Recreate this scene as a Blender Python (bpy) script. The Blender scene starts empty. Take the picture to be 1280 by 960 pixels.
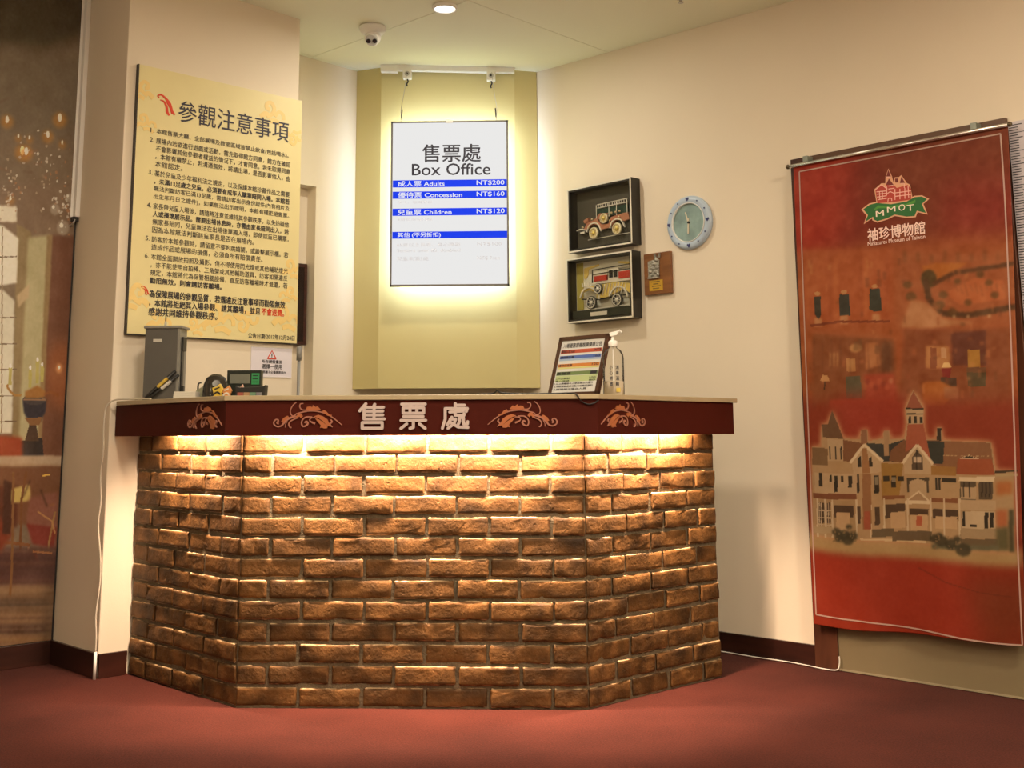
import bpy, math, random
import numpy as np
from mathutils import Vector, Matrix, Euler
random.seed(7)
RNG = np.random.default_rng(11)
S2 = math.sqrt(.5)
scene = bpy.context.scene
COL = scene.collection

# ------------------------------------------------------------------ camera
FPX, YAW, PITCH, ROLL, PCX, PCY = 1457.63, -0.035328, 0.169243, -0.00350565, 597.474, 294.203
cd = bpy.data.cameras.new('camera'); cam = bpy.data.objects.new('camera', cd); COL.objects.link(cam)
cd.sensor_fit = 'HORIZONTAL'; cd.sensor_width = 36.0
cd.lens = FPX / 1280 * 36.0
cd.shift_x = (640 - PCX) / 1280; cd.shift_y = -(480 - PCY) / 1280
f0 = Vector((math.sin(YAW), math.cos(YAW), 0)); r0 = Vector((math.cos(YAW), -math.sin(YAW), 0)); u0 = Vector((0, 0, 1))
fw = f0 * math.cos(PITCH) + u0 * math.sin(PITCH); up = u0 * math.cos(PITCH) - f0 * math.sin(PITCH)
rt = r0 * math.cos(ROLL) + up * math.sin(ROLL); up2 = up * math.cos(ROLL) - r0 * math.sin(ROLL)
cam.matrix_world = Matrix(((rt.x, up2.x, -fw.x, 0), (rt.y, up2.y, -fw.y, 0), (rt.z, up2.z, -fw.z, .96), (0, 0, 0, 1)))
cd.clip_start = .05
scene.camera = cam

# ------------------------------------------------------------------ world, exposure
w = bpy.data.worlds.new('world'); scene.world = w; w.use_nodes = True
w.node_tree.nodes['Background'].inputs[0].default_value = (1, .9, .75, 1)
w.node_tree.nodes['Background'].inputs[1].default_value = .05
vs = scene.view_settings
vs.view_transform = 'Standard'; vs.look = 'None'; vs.gamma = 1; vs.use_curve_mapping = False
vs.exposure = 0.08


def area_lamp(name, loc, power, size, color, size_y=None, rot=(0, 0, 0), parent=None, spread=None):
    l = bpy.data.lights.new(name, 'AREA'); l.energy = power; l.color = color
    l.shape = 'RECTANGLE' if size_y else 'DISK'; l.size = size
    if size_y: l.size_y = size_y
    if spread: l.spread = math.radians(spread)
    o = bpy.data.objects.new(name, l); COL.objects.link(o); o.location = loc; o.rotation_euler = rot
    if parent: o.parent = parent
    return o


WARM = (1.0, .82, .60)
# lamps in the hall ceiling (behind and beside the camera)
HALL = [(-.5, 3.0, 44), (1.9, 2.2, 78), (-2.6, 1.6, 8), (.6, .4, 46), (3.0, .3, 44), (-1.2, -.9, 24)]

# ------------------------------------------------------------------ helpers


def lin(c):
    c = np.asarray(c, float) / 255.
    return np.where(c <= .04045, c / 12.92, ((c + .055) / 1.055) ** 2.4)


def alb(r, g, b, k=(.80, .70, .56)):
    """surface colour from a colour read in the warm light of the room"""
    return tuple(float(v) for v in np.clip(lin((r, g, b)) / np.array(k), 0.002, .9))


_mats = {}


def mat(name, color=(.5, .5, .5), rough=.6, metal=0., bump=0., bscale=60., var=0., vscale=8., coat=0., spec=.5, emit=None, estr=0., objvar=0.):
    if name in _mats: return _mats[name]
    m = bpy.data.materials.new(name); m.use_nodes = True; nt = m.node_tree; N = nt.nodes; L = nt.links
    b = N['Principled BSDF']
    b.inputs['Base Color'].default_value = (*color, 1); b.inputs['Roughness'].default_value = rough
    b.inputs['Metallic'].default_value = metal; b.inputs['Coat Weight'].default_value = coat
    b.inputs['Specular IOR Level'].default_value = spec
    if emit: b.inputs['Emission Color'].default_value = (*emit, 1); b.inputs['Emission Strength'].default_value = estr
    tc = N.new('ShaderNodeTexCoord')
    if var or objvar:
        n = N.new('ShaderNodeTexNoise'); n.inputs['Scale'].default_value = vscale; n.inputs['Detail'].default_value = 5
        L.new(tc.outputs['Object'], n.inputs['Vector'])
        mr = N.new('ShaderNodeMapRange'); mr.inputs['From Min'].default_value = .3; mr.inputs['From Max'].default_value = .7
        mr.inputs['To Min'].default_value = 1 - var; mr.inputs['To Max'].default_value = 1 + var
        L.new(n.outputs['Fac'], mr.inputs['Value'])
        mx = N.new('ShaderNodeVectorMath'); mx.operation = 'SCALE'; mx.inputs[0].default_value = color
        L.new(mr.outputs[0], mx.inputs['Scale']); L.new(mx.outputs[0], b.inputs['Base Color'])
    if bump:
        n2 = N.new('ShaderNodeTexNoise'); n2.inputs['Scale'].default_value = bscale; n2.inputs['Detail'].default_value = 4
        L.new(tc.outputs['Object'], n2.inputs['Vector'])
        bp = N.new('ShaderNodeBump'); bp.inputs['Strength'].default_value = bump; bp.inputs['Distance'].default_value = .01
        L.new(n2.outputs['Fac'], bp.inputs['Height']); L.new(bp.outputs[0], b.inputs['Normal'])
    _mats[name] = m
    return m


def emis(name, color, strength):
    if name in _mats: return _mats[name]
    m = bpy.data.materials.new(name); m.use_nodes = True; N = m.node_tree.nodes; N.clear()
    e = N.new('ShaderNodeEmission'); e.inputs[0].default_value = (*color, 1); e.inputs[1].default_value = strength
    o = N.new('ShaderNodeOutputMaterial'); m.node_tree.links.new(e.outputs[0], o.inputs[0])
    _mats[name] = m
    return m


def glass_mat(name, tint=(.9, .95, .93), reflect=.08, rough=.02):
    m = bpy.data.materials.new(name); m.use_nodes = True; N = m.node_tree.nodes; L = m.node_tree.links; N.clear()
    t = N.new('ShaderNodeBsdfTransparent'); t.inputs[0].default_value = (*tint, 1)
    g = N.new('ShaderNodeBsdfGlossy'); g.inputs['Roughness'].default_value = rough
    fr = N.new('ShaderNodeFresnel'); fr.inputs[0].default_value = 1.18
    mx = N.new('ShaderNodeMixShader'); o = N.new('ShaderNodeOutputMaterial')
    L.new(fr.outputs[0], mx.inputs[0]); L.new(t.outputs[0], mx.inputs[1]); L.new(g.outputs[0], mx.inputs[2]); L.new(mx.outputs[0], o.inputs[0])
    return m


def wood_mat(name, c1, c2, rough=.35, scale=(3, 3, 30), coat=.2):
    m = bpy.data.materials.new(name); m.use_nodes = True; nt = m.node_tree; N = nt.nodes; L = nt.links
    b = N['Principled BSDF']; b.inputs['Roughness'].default_value = rough; b.inputs['Coat Weight'].default_value = coat
    tc = N.new('ShaderNodeTexCoord'); mp = N.new('ShaderNodeMapping'); mp.inputs['Scale'].default_value = scale
    n = N.new('ShaderNodeTexNoise'); n.inputs['Scale'].default_value = 2.5; n.inputs['Detail'].default_value = 6
    r = N.new('ShaderNodeValToRGB'); r.color_ramp.elements[0].position = .35; r.color_ramp.elements[1].position = .7
    r.color_ramp.elements[0].color = (*c1, 1); r.color_ramp.elements[1].color = (*c2, 1)
    L.new(tc.outputs['Object'], mp.inputs[0]); L.new(mp.outputs[0], n.inputs['Vector']); L.new(n.outputs['Fac'], r.inputs[0]); L.new(r.outputs[0], b.inputs['Base Color'])
    return m


class B:
    """collects shapes; build() links them as one mesh object"""

    def __init__(s): s.v = []; s.f = []

    def add(s, vs, fs):
        k = len(s.v); s.v += [tuple(map(float, p)) for p in vs]; s.f += [tuple(i + k for i in f) for f in fs]; return s

    def box(s, x0, x1, y0, y1, z0, z1):
        return s.add([(x0, y0, z0), (x1, y0, z0), (x1, y1, z0), (x0, y1, z0), (x0, y0, z1), (x1, y0, z1), (x1, y1, z1), (x0, y1, z1)],
                     [(0, 3, 2, 1), (4, 5, 6, 7), (0, 1, 5, 4), (1, 2, 6, 5), (2, 3, 7, 6), (3, 0, 4, 7)])

    def prism_xz(s, pts, y0, y1):   # outline in the x-z plane
        n = len(pts)
        return s.add([(x, y0, z) for x, z in pts] + [(x, y1, z) for x, z in pts],
                     [tuple(range(n)), tuple(range(2 * n - 1, n - 1, -1))] + [(i, i + n, (i + 1) % n + n, (i + 1) % n) for i in range(n)])

    def prism_xy(s, pts, z0, z1):
        n = len(pts); z0f = z0 if callable(z0) else (lambda x, y: z0); z1f = z1 if callable(z1) else (lambda x, y: z1)
        return s.add([(x, y, z0f(x, y)) for x, y in pts] + [(x, y, z1f(x, y)) for x, y in pts],
                     [tuple(range(n - 1, -1, -1)), tuple(range(n, 2 * n))] + [(i, (i + 1) % n, (i + 1) % n + n, i + n) for i in range(n)])

    def tube(s, pts, r, n=8, cap=True):
        pts = [Vector(p) for p in pts]; rs = r if isinstance(r, (list, tuple)) else [r] * len(pts)
        vs = []; fs = []; prev = None
        for i, p in enumerate(pts):
            d = (pts[min(i + 1, len(pts) - 1)] - pts[max(i - 1, 0)]).normalized()
            if prev is None: a = d.orthogonal().normalized()
            else:
                a = prev - d * prev.dot(d); a = a.normalized() if a.length > 1e-6 else d.orthogonal().normalized()
            prev = a; b = d.cross(a)
            for k in range(n):
                t = 2 * math.pi * k / n; vs.append(p + (a * math.cos(t) + b * math.sin(t)) * rs[i])
        for i in range(len(pts) - 1):
            for k in range(n): fs.append((i * n + k, i * n + (k + 1) % n, (i + 1) * n + (k + 1) % n, (i + 1) * n + k))
        if cap: fs.append(tuple(range(n - 1, -1, -1))); fs.append(tuple(range((len(pts) - 1) * n, len(pts) * n)))
        return s.add(vs, fs)

    def lathe(s, prof, c=(0, 0, 0), axis='z', n=24, sx=1., sy=1., caps=True):
        vs = []; fs = []
        for r, h in prof:
            for k in range(n):
                t = 2 * math.pi * k / n; a, b = r * math.cos(t) * sx, r * math.sin(t) * sy
                if axis == 'z': q = (a, b, h)
                elif axis == 'y': q = (a, -h, b)     # h grows towards the viewer (local -y)
                else: q = (h, a, b)
                vs.append((c[0] + q[0], c[1] + q[1], c[2] + q[2]))
        for i in range(len(prof) - 1):
            for k in range(n): fs.append((i * n + k, i * n + (k + 1) % n, (i + 1) * n + (k + 1) % n, (i + 1) * n + k))
        if caps: fs.append(tuple(range(n))); fs.append(tuple(range((len(prof) - 1) * n, len(prof) * n)))
        return s.add(vs, fs)

    def ball(s, c, r, n=10, sz=1.):
        return s.lathe([(max(r * math.sin(math.pi * i / 6), 1e-5), -r * sz * math.cos(math.pi * i / 6)) for i in range(7)], c, 'z', n)

    def ribbon(s, pts, wd, y0, y1, sub=5):     # a smooth stroke in the x-z plane, wd = width or widths
        P = [np.array(p, float) for p in pts]; W = list(wd) if isinstance(wd, (list, tuple)) else [wd] * len(P)
        out = []; wo = []
        for i in range(len(P) - 1):
            a, b, c, d = P[max(i - 1, 0)], P[i], P[i + 1], P[min(i + 2, len(P) - 1)]
            for k in range(sub):
                t = k / sub
                out.append(.5 * (2 * b + (c - a) * t + (2 * a - 5 * b + 4 * c - d) * t * t + (3 * b - a - 3 * c + d) * t ** 3)); wo.append(W[i] * (1 - t) + W[i + 1] * t)
        out.append(P[-1]); wo.append(W[-1])
        n = len(out); L = []; R = []
        for i in range(n):
            d = out[min(i + 1, n - 1)] - out[max(i - 1, 0)]; d = d / (np.hypot(*d) + 1e-9); nn = np.array([-d[1], d[0]]) * wo[i] / 2
            L.append(out[i] + nn); R.append(out[i] - nn)
        vs = [(p[0], y0, p[1]) for p in L] + [(p[0], y0, p[1]) for p in R] + [(p[0], y1, p[1]) for p in L] + [(p[0], y1, p[1]) for p in R]
        fs = []
        for i in range(n - 1):
            fs += [(i, i + 1, n + i + 1, n + i), (i, 2 * n + i, 2 * n + i + 1, i + 1), (n + i, n + i + 1, 3 * n + i + 1, 3 * n + i)]
        fs += [(0, n, 3 * n, 2 * n), (n - 1, 3 * n - 1, 4 * n - 1, 2 * n - 1)]
        return s.add(vs, fs)

    def text(s, body, x0, x1, z0, z1, y, depth=0., bold=0., fit=True):
        V, F = text_mesh(body, 0., depth > 0)
        if not len(V): return s
        if bold > 0:      # heavier weight: the same print struck a few times, a hair apart
            hgt = (z1 - z0); d = bold * hgt * .9
            for k, (dx, dz) in enumerate(((-d, 0), (d, 0), (0, d * .8), (0, -d * .8))): s.text(body, x0 + dx, x1 + dx, z0 + dz, z1 + dz, y - .00002 * k, depth, 0.)
            return s
        mn = V.min(0); mx = V.max(0); sz = np.maximum(mx - mn, 1e-6)
        kx = (x1 - x0) / sz[0]; kz = (z1 - z0) / sz[1]
        if not fit: kx = kz = min(kx, kz)
        X = x0 + (V[:, 0] - mn[0]) * kx; Z = z0 + (V[:, 1] - mn[1]) * kz
        Y = y - (V[:, 2] - mn[2]) / max(sz[2], 1e-6) * depth if depth > 0 else np.full(len(V), y)
        return s.add(list(zip(X, Y, Z)), F)

    def warp(s, fn): s.v = [fn(*p) for p in s.v]; return s

    def build(s, name, m, parent=None, label=None, smooth=False, bevel=0., kind=None):
        me = bpy.data.meshes.new(name); me.from_pydata(s.v, [], s.f); me.materials.append(m)
        if smooth: me.polygons.foreach_set('use_smooth', [True] * len(me.polygons))
        o = bpy.data.objects.new(name, me); COL.objects.link(o)
        if parent: o.parent = parent
        if label: o['label'] = label
        if kind: o['kind'] = kind
        if bevel:
            md = o.modifiers.new('bevel', 'BEVEL'); md.width = bevel; md.segments = 2; md.limit_method = 'ANGLE'
        return o


_tc = {}


def text_mesh(body, bold=0., solid=False):
    key = (body, bold, solid)
    if key in _tc: return _tc[key]
    cu = bpy.data.curves.new('lettering', 'FONT'); cu.body = body; cu.size = 1; cu.offset = bold; cu.resolution_u = 3
    if solid: cu.extrude = .05
    o = bpy.data.objects.new('lettering', cu); COL.objects.link(o)
    dg = bpy.context.evaluated_depsgraph_get(); me = bpy.data.meshes.new_from_object(o.evaluated_get(dg))
    V = np.array([tuple(v.co) for v in me.vertices]) if len(me.vertices) else np.zeros((0, 3)); F = [tuple(p.vertices) for p in me.polygons]
    bpy.data.objects.remove(o); bpy.data.curves.remove(cu); bpy.data.meshes.remove(me)
    _tc[key] = (V, F)
    return V, F


def thing(name, label, cat, loc=(0, 0, 0), rz=0., group=None):
    o = bpy.data.objects.new(name, None); COL.objects.link(o); o.empty_display_size = .1
    o.location = loc; o.rotation_euler = (0, 0, math.radians(rz)); o['label'] = label; o['category'] = cat
    if group: o['group'] = group
    return o


def tag(o, label, cat, group=None):
    o['label'] = label; o['category'] = cat
    if group: o['group'] = group
    return o


def struct(name, b, m, parent=None, **k):
    o = b.build(name, m, parent, **k)
    if not parent: o['kind'] = 'structure'
    return o


def ceil_z(x, y=0): return 2.955 - .038 * x
def RW(u, z=0., t=0.): return (u * S2 - t * S2, 6.375 - u * S2 - t * S2, z)           # point on the right wall
def LW(u, z=0., t=0.): return (-1.7099 + u * S2 + t * S2, 4.8591 + u * S2 - t * S2, z)  # point on the pillar wall


# ---- flat prints: traced colour patches rasterised to a colour attribute
class Canvas:
    """quad = four points of the traced picture -> four (u, z) points of the flat print"""

    def __init__(s, u0, u1, z0, z1, nx, nz, src, dst, base, k):
        s.u0, s.u1, s.z0, s.z1, s.nx, s.nz, s.k = u0, u1, z0, z1, nx, nz, k
        A = []; b = []
        for (x, y), (u, v) in zip(src, dst):
            A.append([x, y, 1, 0, 0, 0, -u * x, -u * y]); b.append(u)
            A.append([0, 0, 0, x, y, 1, -v * x, -v * y]); b.append(v)
        h = np.linalg.solve(np.array(A, float), np.array(b, float)); s.H = np.append(h, 1).reshape(3, 3)
        s.img = np.zeros((nz, nx, 3)) + np.array(base, float)
        s.o = (0, 0, 1.)

    def at(s, ox, oy, sc): s.o = (ox, oy, sc); return s

    def m(s, x, y):
        x = s.o[0] + x / s.o[2]; y = s.o[1] + y / s.o[2]
        q = s.H @ np.array([x, y, 1.]); u, z = q[0] / q[2], q[1] / q[2]
        return ((u - s.u0) / (s.u1 - s.u0) * (s.nx - 1), (z - s.z0) / (s.z1 - s.z0) * (s.nz - 1))

    def mask(s, P):
        P = np.array(P); m = np.zeros((s.nz, s.nx), bool)
        i0 = max(int(P[:, 0].min()) - 1, 0); i1 = min(int(P[:, 0].max()) + 2, s.nx); j0 = max(int(P[:, 1].min()) - 1, 0); j1 = min(int(P[:, 1].max()) + 2, s.nz)
        if i1 <= i0 or j1 <= j0: return m
        X, Y = np.meshgrid(np.arange(i0, i1), np.arange(j0, j1)); c = np.zeros(X.shape, bool)
        for a in range(len(P)):
            x1, y1 = P[a]; x2, y2 = P[(a + 1) % len(P)]
            if y1 == y2: continue
            c ^= ((y1 > Y) != (y2 > Y)) & (X < (x2 - x1) * (Y - y1) / (y2 - y1) + x1)
        m[j0:j1, i0:i1] = c
        return m

    def blur(s, a, r):
        for _ in range(2):
            for ax in (0, 1):
                n = max(int(r), 1); k = np.ones(2 * n + 1) / (2 * n + 1)
                p = np.pad(a, [(n, n) if i == ax else (0, 0) for i in range(a.ndim)], mode='edge')
                cs = np.cumsum(p, axis=ax); z = np.zeros_like(np.take(cs, [0], ax)); cs = np.concatenate([z, cs], ax)
                L = a.shape[ax]; a = (np.take(cs, range(2 * n + 1, 2 * n + 1 + L), ax) - np.take(cs, range(0, L), ax)) / (2 * n + 1)
        return a

    def poly(s, pts, c, soft=0, al=1.):
        m = s.mask([s.m(*p) for p in pts]).astype(float) * al
        if soft: m = s.blur(m, soft)
        s.img = s.img * (1 - m[..., None]) + np.array(c, float) * m[..., None]; return s

    def rect(s, x0, y0, x1, y1, c, soft=0, al=1.): return s.poly([(x0, y0), (x1, y0), (x1, y1), (x0, y1)], c, soft, al)

    def ell(s, x, y, rx, ry, c, soft=0, al=1.): return s.poly([(x + rx * math.cos(t * .524), y + ry * math.sin(t * .524)) for t in range(12)], c, soft, al)

    def line(s, pts, wd, c, soft=0, al=1.):
        for (x1, y1), (x2, y2) in zip(pts, pts[1:]):
            L = math.hypot(x2 - x1, y2 - y1) + 1e-6; nx, ny = -(y2 - y1) / L * wd / 2, (x2 - x1) / L * wd / 2
            s.poly([(x1 + nx, y1 + ny), (x2 + nx, y2 + ny), (x2 - nx, y2 - ny), (x1 - nx, y1 - ny)], c, soft, al)
        return s

    def noise(s, amp, cell, cx=1):
        g = RNG.normal(0, 1, (s.nz // cell + 2, s.nx // (cell * cx) + 2))
        big = np.repeat(np.repeat(g, cell, 0), cell * cx, 1)[:s.nz, :s.nx]; s.img = s.img + s.blur(big, max(cell // 2, 1))[..., None] * amp; return s

    def build(s, name, m, parent, yfn, label=None, soft=0):
        img = s.blur(s.img, 1) * .5 + s.img * .5 if soft else s.img
        a = np.clip(img, 0, 255) / 255.; a = np.where(a <= .04045, a / 12.92, ((a + .055) / 1.055) ** 2.4); a = np.clip(a / np.array(s.k), 0, .9)
        U, Z = np.meshgrid(np.linspace(s.u0, s.u1, s.nx), np.linspace(s.z0, s.z1, s.nz))
        X, Y, ZZ = yfn(U, Z)
        co = np.stack([X, Y, ZZ], -1).reshape(-1, 3).astype(np.float32)
        me = bpy.data.meshes.new(name); nv = s.nx * s.nz; nf = (s.nx - 1) * (s.nz - 1)
        idx = np.arange(nv).reshape(s.nz, s.nx); q = np.stack([idx[:-1, :-1], idx[:-1, 1:], idx[1:, 1:], idx[1:, :-1]], -1).reshape(-1).astype(np.int32)
        me.vertices.add(nv); me.vertices.foreach_set('co', co.reshape(-1)); me.loops.add(nf * 4); me.loops.foreach_set('vertex_index', q)
        me.polygons.add(nf); me.polygons.foreach_set('loop_start', np.arange(0, nf * 4, 4, dtype=np.int32)); me.update(calc_edges=True)
        at = me.color_attributes.new('print', 'FLOAT_COLOR', 'POINT'); at.data.foreach_set('color', np.concatenate([a.reshape(-1, 3), np.ones((nv, 1))], 1).reshape(-1).astype(np.float32))
        me.polygons.foreach_set('use_smooth', [True] * nf); me.materials.append(m); me.validate()
        o = bpy.data.objects.new(name, me); COL.objects.link(o); o.parent = parent
        if label: o['label'] = label
        return o


def print_mat(name, rough=.5, spec=.4):
    m = bpy.data.materials.new(name); m.use_nodes = True; N = m.node_tree.nodes; b = N['Principled BSDF']
    a = N.new('ShaderNodeAttribute'); a.attribute_name = 'print'; m.node_tree.links.new(a.outputs['Color'], b.inputs['Base Color'])
    b.inputs['Roughness'].default_value = rough; b.inputs['Specular IOR Level'].default_value = spec
    return m


# ------------------------------------------------------------------ materials
M_wall = mat('cream_paint', (.78, .695, .565), .75, bump=.03, bscale=120, var=.02, vscale=2)
M_ceil = mat('ceiling_paint', (.87, .88, .72), .8, bump=.02, bscale=80)
M_dark = mat('joint_dark_grey', (.10, .09, .06), .9)  # ceiling backing, dark grey where the board joints open
M_bay = mat('yellow_board', (.62, .54, .25), .55, var=.03, vscale=3)
M_carpet = None
M_basebd = wood_mat('mahogany_trim', (.020, .006, .004), (.05, .014, .009), .35, (1, 1, 8))
M_fascia = mat('dark_red_lacquer', (.060, .0085, .0045), .6, var=.15, vscale=3, coat=.0, spec=.10)
M_stone = mat('beige_laminate', (.42, .345, .215), .35, var=.05, vscale=12)
M_steel = mat('brushed_steel', (.55, .54, .52), .3, 1.)
M_white = mat('white_plastic', (.86, .85, .82), .45)
M_black = mat('black_plastic', (.012, .012, .012), .4)
M_ink = mat('printed_ink', (.02, .02, .03), .6)


def carpet():
    m = bpy.data.materials.new('red_carpet'); m.use_nodes = True; nt = m.node_tree; N = nt.nodes; L = nt.links; b = N['Principled BSDF']
    b.inputs['Roughness'].default_value = .95; b.inputs['Specular IOR Level'].default_value = .1; b.inputs['Sheen Weight'].default_value = .03
    tc = N.new('ShaderNodeTexCoord'); n = N.new('ShaderNodeTexNoise'); n.inputs['Scale'].default_value = 170; n.inputs['Detail'].default_value = 3
    n2 = N.new('ShaderNodeTexNoise'); n2.inputs['Scale'].default_value = 2.2; n2.inputs['Detail'].default_value = 4
    ad = N.new('ShaderNodeMath'); ad.operation = 'ADD'; mu = N.new('ShaderNodeMath'); mu.operation = 'MULTIPLY'; mu.inputs[1].default_value = .6
    r = N.new('ShaderNodeValToRGB'); r.color_ramp.elements[0].position = .55; r.color_ramp.elements[1].position = 1.05
    r.color_ramp.elements[0].color = (.036, .0068, .0045, 1); r.color_ramp.elements[1].color = (.085, .0185, .012, 1)
    for q in (n, n2): L.new(tc.outputs['Object'], q.inputs['Vector'])
    L.new(n2.outputs['Fac'], mu.inputs[0]); L.new(n.outputs['Fac'], ad.inputs[0]); L.new(mu.outputs[0], ad.inputs[1]); L.new(ad.outputs[0], r.inputs[0]); L.new(r.outputs[0], b.inputs['Base Color'])
    bp = N.new('ShaderNodeBump'); bp.inputs['Strength'].default_value = .5; bp.inputs['Distance'].default_value = .004; L.new(n.outputs['Fac'], bp.inputs['Height']); L.new(bp.outputs[0], b.inputs['Normal'])
    return m


def brick_mat():
    m = bpy.data.materials.new('weathered_brick'); m.use_nodes = True; nt = m.node_tree; N = nt.nodes; L = nt.links; b = N['Principled BSDF']
    b.inputs['Roughness'].default_value = .6; b.inputs['Specular IOR Level'].default_value = .25
    tc = N.new('ShaderNodeTexCoord'); oi = N.new('ShaderNodeObjectInfo')
    mp = N.new('ShaderNodeVectorMath'); mp.operation = 'ADD'; cm = N.new('ShaderNodeCombineXYZ'); mm = N.new('ShaderNodeMath'); mm.operation = 'MULTIPLY'; mm.inputs[1].default_value = 37.
    L.new(oi.outputs['Random'], mm.inputs[0]); L.new(mm.outputs[0], cm.inputs[0]); L.new(tc.outputs['Object'], mp.inputs[0]); L.new(cm.outputs[0], mp.inputs[1])
    n = N.new('ShaderNodeTexNoise'); n.inputs['Scale'].default_value = 11; n.inputs['Detail'].default_value = 5; L.new(mp.outputs[0], n.inputs['Vector'])
    r = N.new('ShaderNodeValToRGB'); e = r.color_ramp.elements; e[0].position = .30; e[0].color = (.040, .019, .006, 1); e[1].position = .72; e[1].color = (.215, .098, .029, 1)
    k = r.color_ramp.elements.new(.5); k.color = (.105, .048, .013, 1); L.new(n.outputs['Fac'], r.inputs[0])
    mr = N.new('ShaderNodeMapRange'); mr.inputs['To Min'].default_value = .72; mr.inputs['To Max'].default_value = 1.18; L.new(oi.outputs['Random'], mr.inputs['Value'])
    sc = N.new('ShaderNodeVectorMath'); sc.operation = 'SCALE'; L.new(r.outputs[0], sc.inputs[0]); L.new(mr.outputs[0], sc.inputs['Scale']); 
    # light on the arrises painted in: a pale broken band along the long edges
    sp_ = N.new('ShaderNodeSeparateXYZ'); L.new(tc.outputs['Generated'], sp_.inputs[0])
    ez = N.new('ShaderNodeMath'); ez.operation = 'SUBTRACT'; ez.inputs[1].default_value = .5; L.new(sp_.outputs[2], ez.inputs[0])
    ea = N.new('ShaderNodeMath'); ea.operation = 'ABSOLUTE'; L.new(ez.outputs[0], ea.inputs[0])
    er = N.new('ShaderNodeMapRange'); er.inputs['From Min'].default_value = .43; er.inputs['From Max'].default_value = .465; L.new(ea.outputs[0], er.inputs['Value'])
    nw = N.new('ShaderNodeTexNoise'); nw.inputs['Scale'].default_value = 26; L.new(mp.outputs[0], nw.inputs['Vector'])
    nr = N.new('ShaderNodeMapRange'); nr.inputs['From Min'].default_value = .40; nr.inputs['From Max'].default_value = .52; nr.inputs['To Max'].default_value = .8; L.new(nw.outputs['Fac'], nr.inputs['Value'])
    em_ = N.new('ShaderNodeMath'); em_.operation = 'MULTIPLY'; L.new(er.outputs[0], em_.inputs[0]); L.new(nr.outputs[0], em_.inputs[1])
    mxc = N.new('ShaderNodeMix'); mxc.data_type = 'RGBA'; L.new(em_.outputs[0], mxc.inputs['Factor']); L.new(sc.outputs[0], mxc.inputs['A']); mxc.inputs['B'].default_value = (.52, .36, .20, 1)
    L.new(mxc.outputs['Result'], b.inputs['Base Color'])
    n3 = N.new('ShaderNodeTexNoise'); n3.inputs['Scale'].default_value = 55; n3.inputs['Detail'].default_value = 6; n3.inputs['Roughness'].default_value = .6; L.new(mp.outputs[0], n3.inputs['Vector'])
    vo = N.new('ShaderNodeTexVoronoi'); vo.inputs['Scale'].default_value = 38; L.new(mp.outputs[0], vo.inputs['Vector'])
    cl = N.new('ShaderNodeMapRange'); cl.inputs['From Min'].default_value = .0; cl.inputs['From Max'].default_value = .22; L.new(vo.outputs['Distance'], cl.inputs['Value'])
    ad = N.new('ShaderNodeMath'); ad.operation = 'MULTIPLY_ADD'; ad.inputs[1].default_value = .35; L.new(cl.outputs[0], ad.inputs[0]); L.new(n3.outputs['Fac'], ad.inputs[2])
    bp = N.new('ShaderNodeBump'); bp.inputs['Strength'].default_value = .6; bp.inputs['Distance'].default_value = .007; L.new(ad.outputs[0], bp.inputs['Height']); L.new(bp.outputs[0], b.inputs['Normal'])
    return m


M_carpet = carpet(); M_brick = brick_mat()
M_mortar = mat('grey_mortar', (.125, .095, .055), .9, bump=.5, bscale=90, var=.2, vscale=20)

# ------------------------------------------------------------------ setting
struct('floor', B().box(-5, 5, -3, 7.2, -.08, 0), M_carpet)
WT = .12


def wall_seg(name, a, b, z0=0., z1=3.2, m=M_wall, t=WT, holes=None, **k):
    """a wall whose visible face runs a -> b (room on the right-hand side seen from above), thickness outward"""
    ax, ay = a; bx, by = b; L = math.hypot(bx - ax, by - ay); nx, ny = -(by - ay) / L * t, (bx - ax) / L * t
    return struct(name, B().prism_xy([(ax, ay), (bx, by), (bx + nx, by + ny), (ax + nx, ay + ny)], z0, z1), m, **k)


wall_seg('wall_right', (.01, 6.365), (4.0, 2.375), z1=3.05)
wall_seg('wall_back', (-.87, 6.36), (.015, 6.36), z1=3.08)
# deep left wall with a shallow niche (plane x - y = -7.23)
def DW(u, z=0., t=0.): return (-1.405 + u * S2 + t * S2, 5.825 + u * S2 - t * S2, z)   # t towards the room
def dwall(name, segs, m=M_wall, parent=None):
    b = B()
    for u0, u1, t0, t1, z0, z1 in segs: b.prism_xy([DW(u0, 0, t0)[:2], DW(u0, 0, t1)[:2], DW(u1, 0, t1)[:2], DW(u1, 0, t0)[:2]], z0, z1)
    return struct(name, b, m, parent)
dwall('wall_niche', [(-.02, .10, -.18, 0, 0, 3.06), (.443, .76, -.18, 0, 0, 3.06), (.10, .443, -.18, 0, 2.285, 3.06), (.10, .443, -.30, -.08, 0, 2.285)])
# pillar that carries the notice board, and the side that turns to the mural
pil = B().prism_xy([(-2.035, 5.184), (-1.7099, 4.8591), (-1.073, 5.496), (-1.398, 5.821)], 0, 3.07)
struct('wall_pillar', pil, M_wall, bevel=.004)
wall_seg('wall_left', (-4.5, 2.69), (-2.02, 5.17), z1=3.15)
wall_seg('wall_side', (-4.5, -2.5), (-4.5, 2.69), z1=3.2)
wall_seg('wall_front', (4.0, -2.5), (-4.5, -2.5), z1=3.2)
wall_seg('wall_corner', (4.0, 2.375), (4.0, -2.5), z1=3.0)
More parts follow.
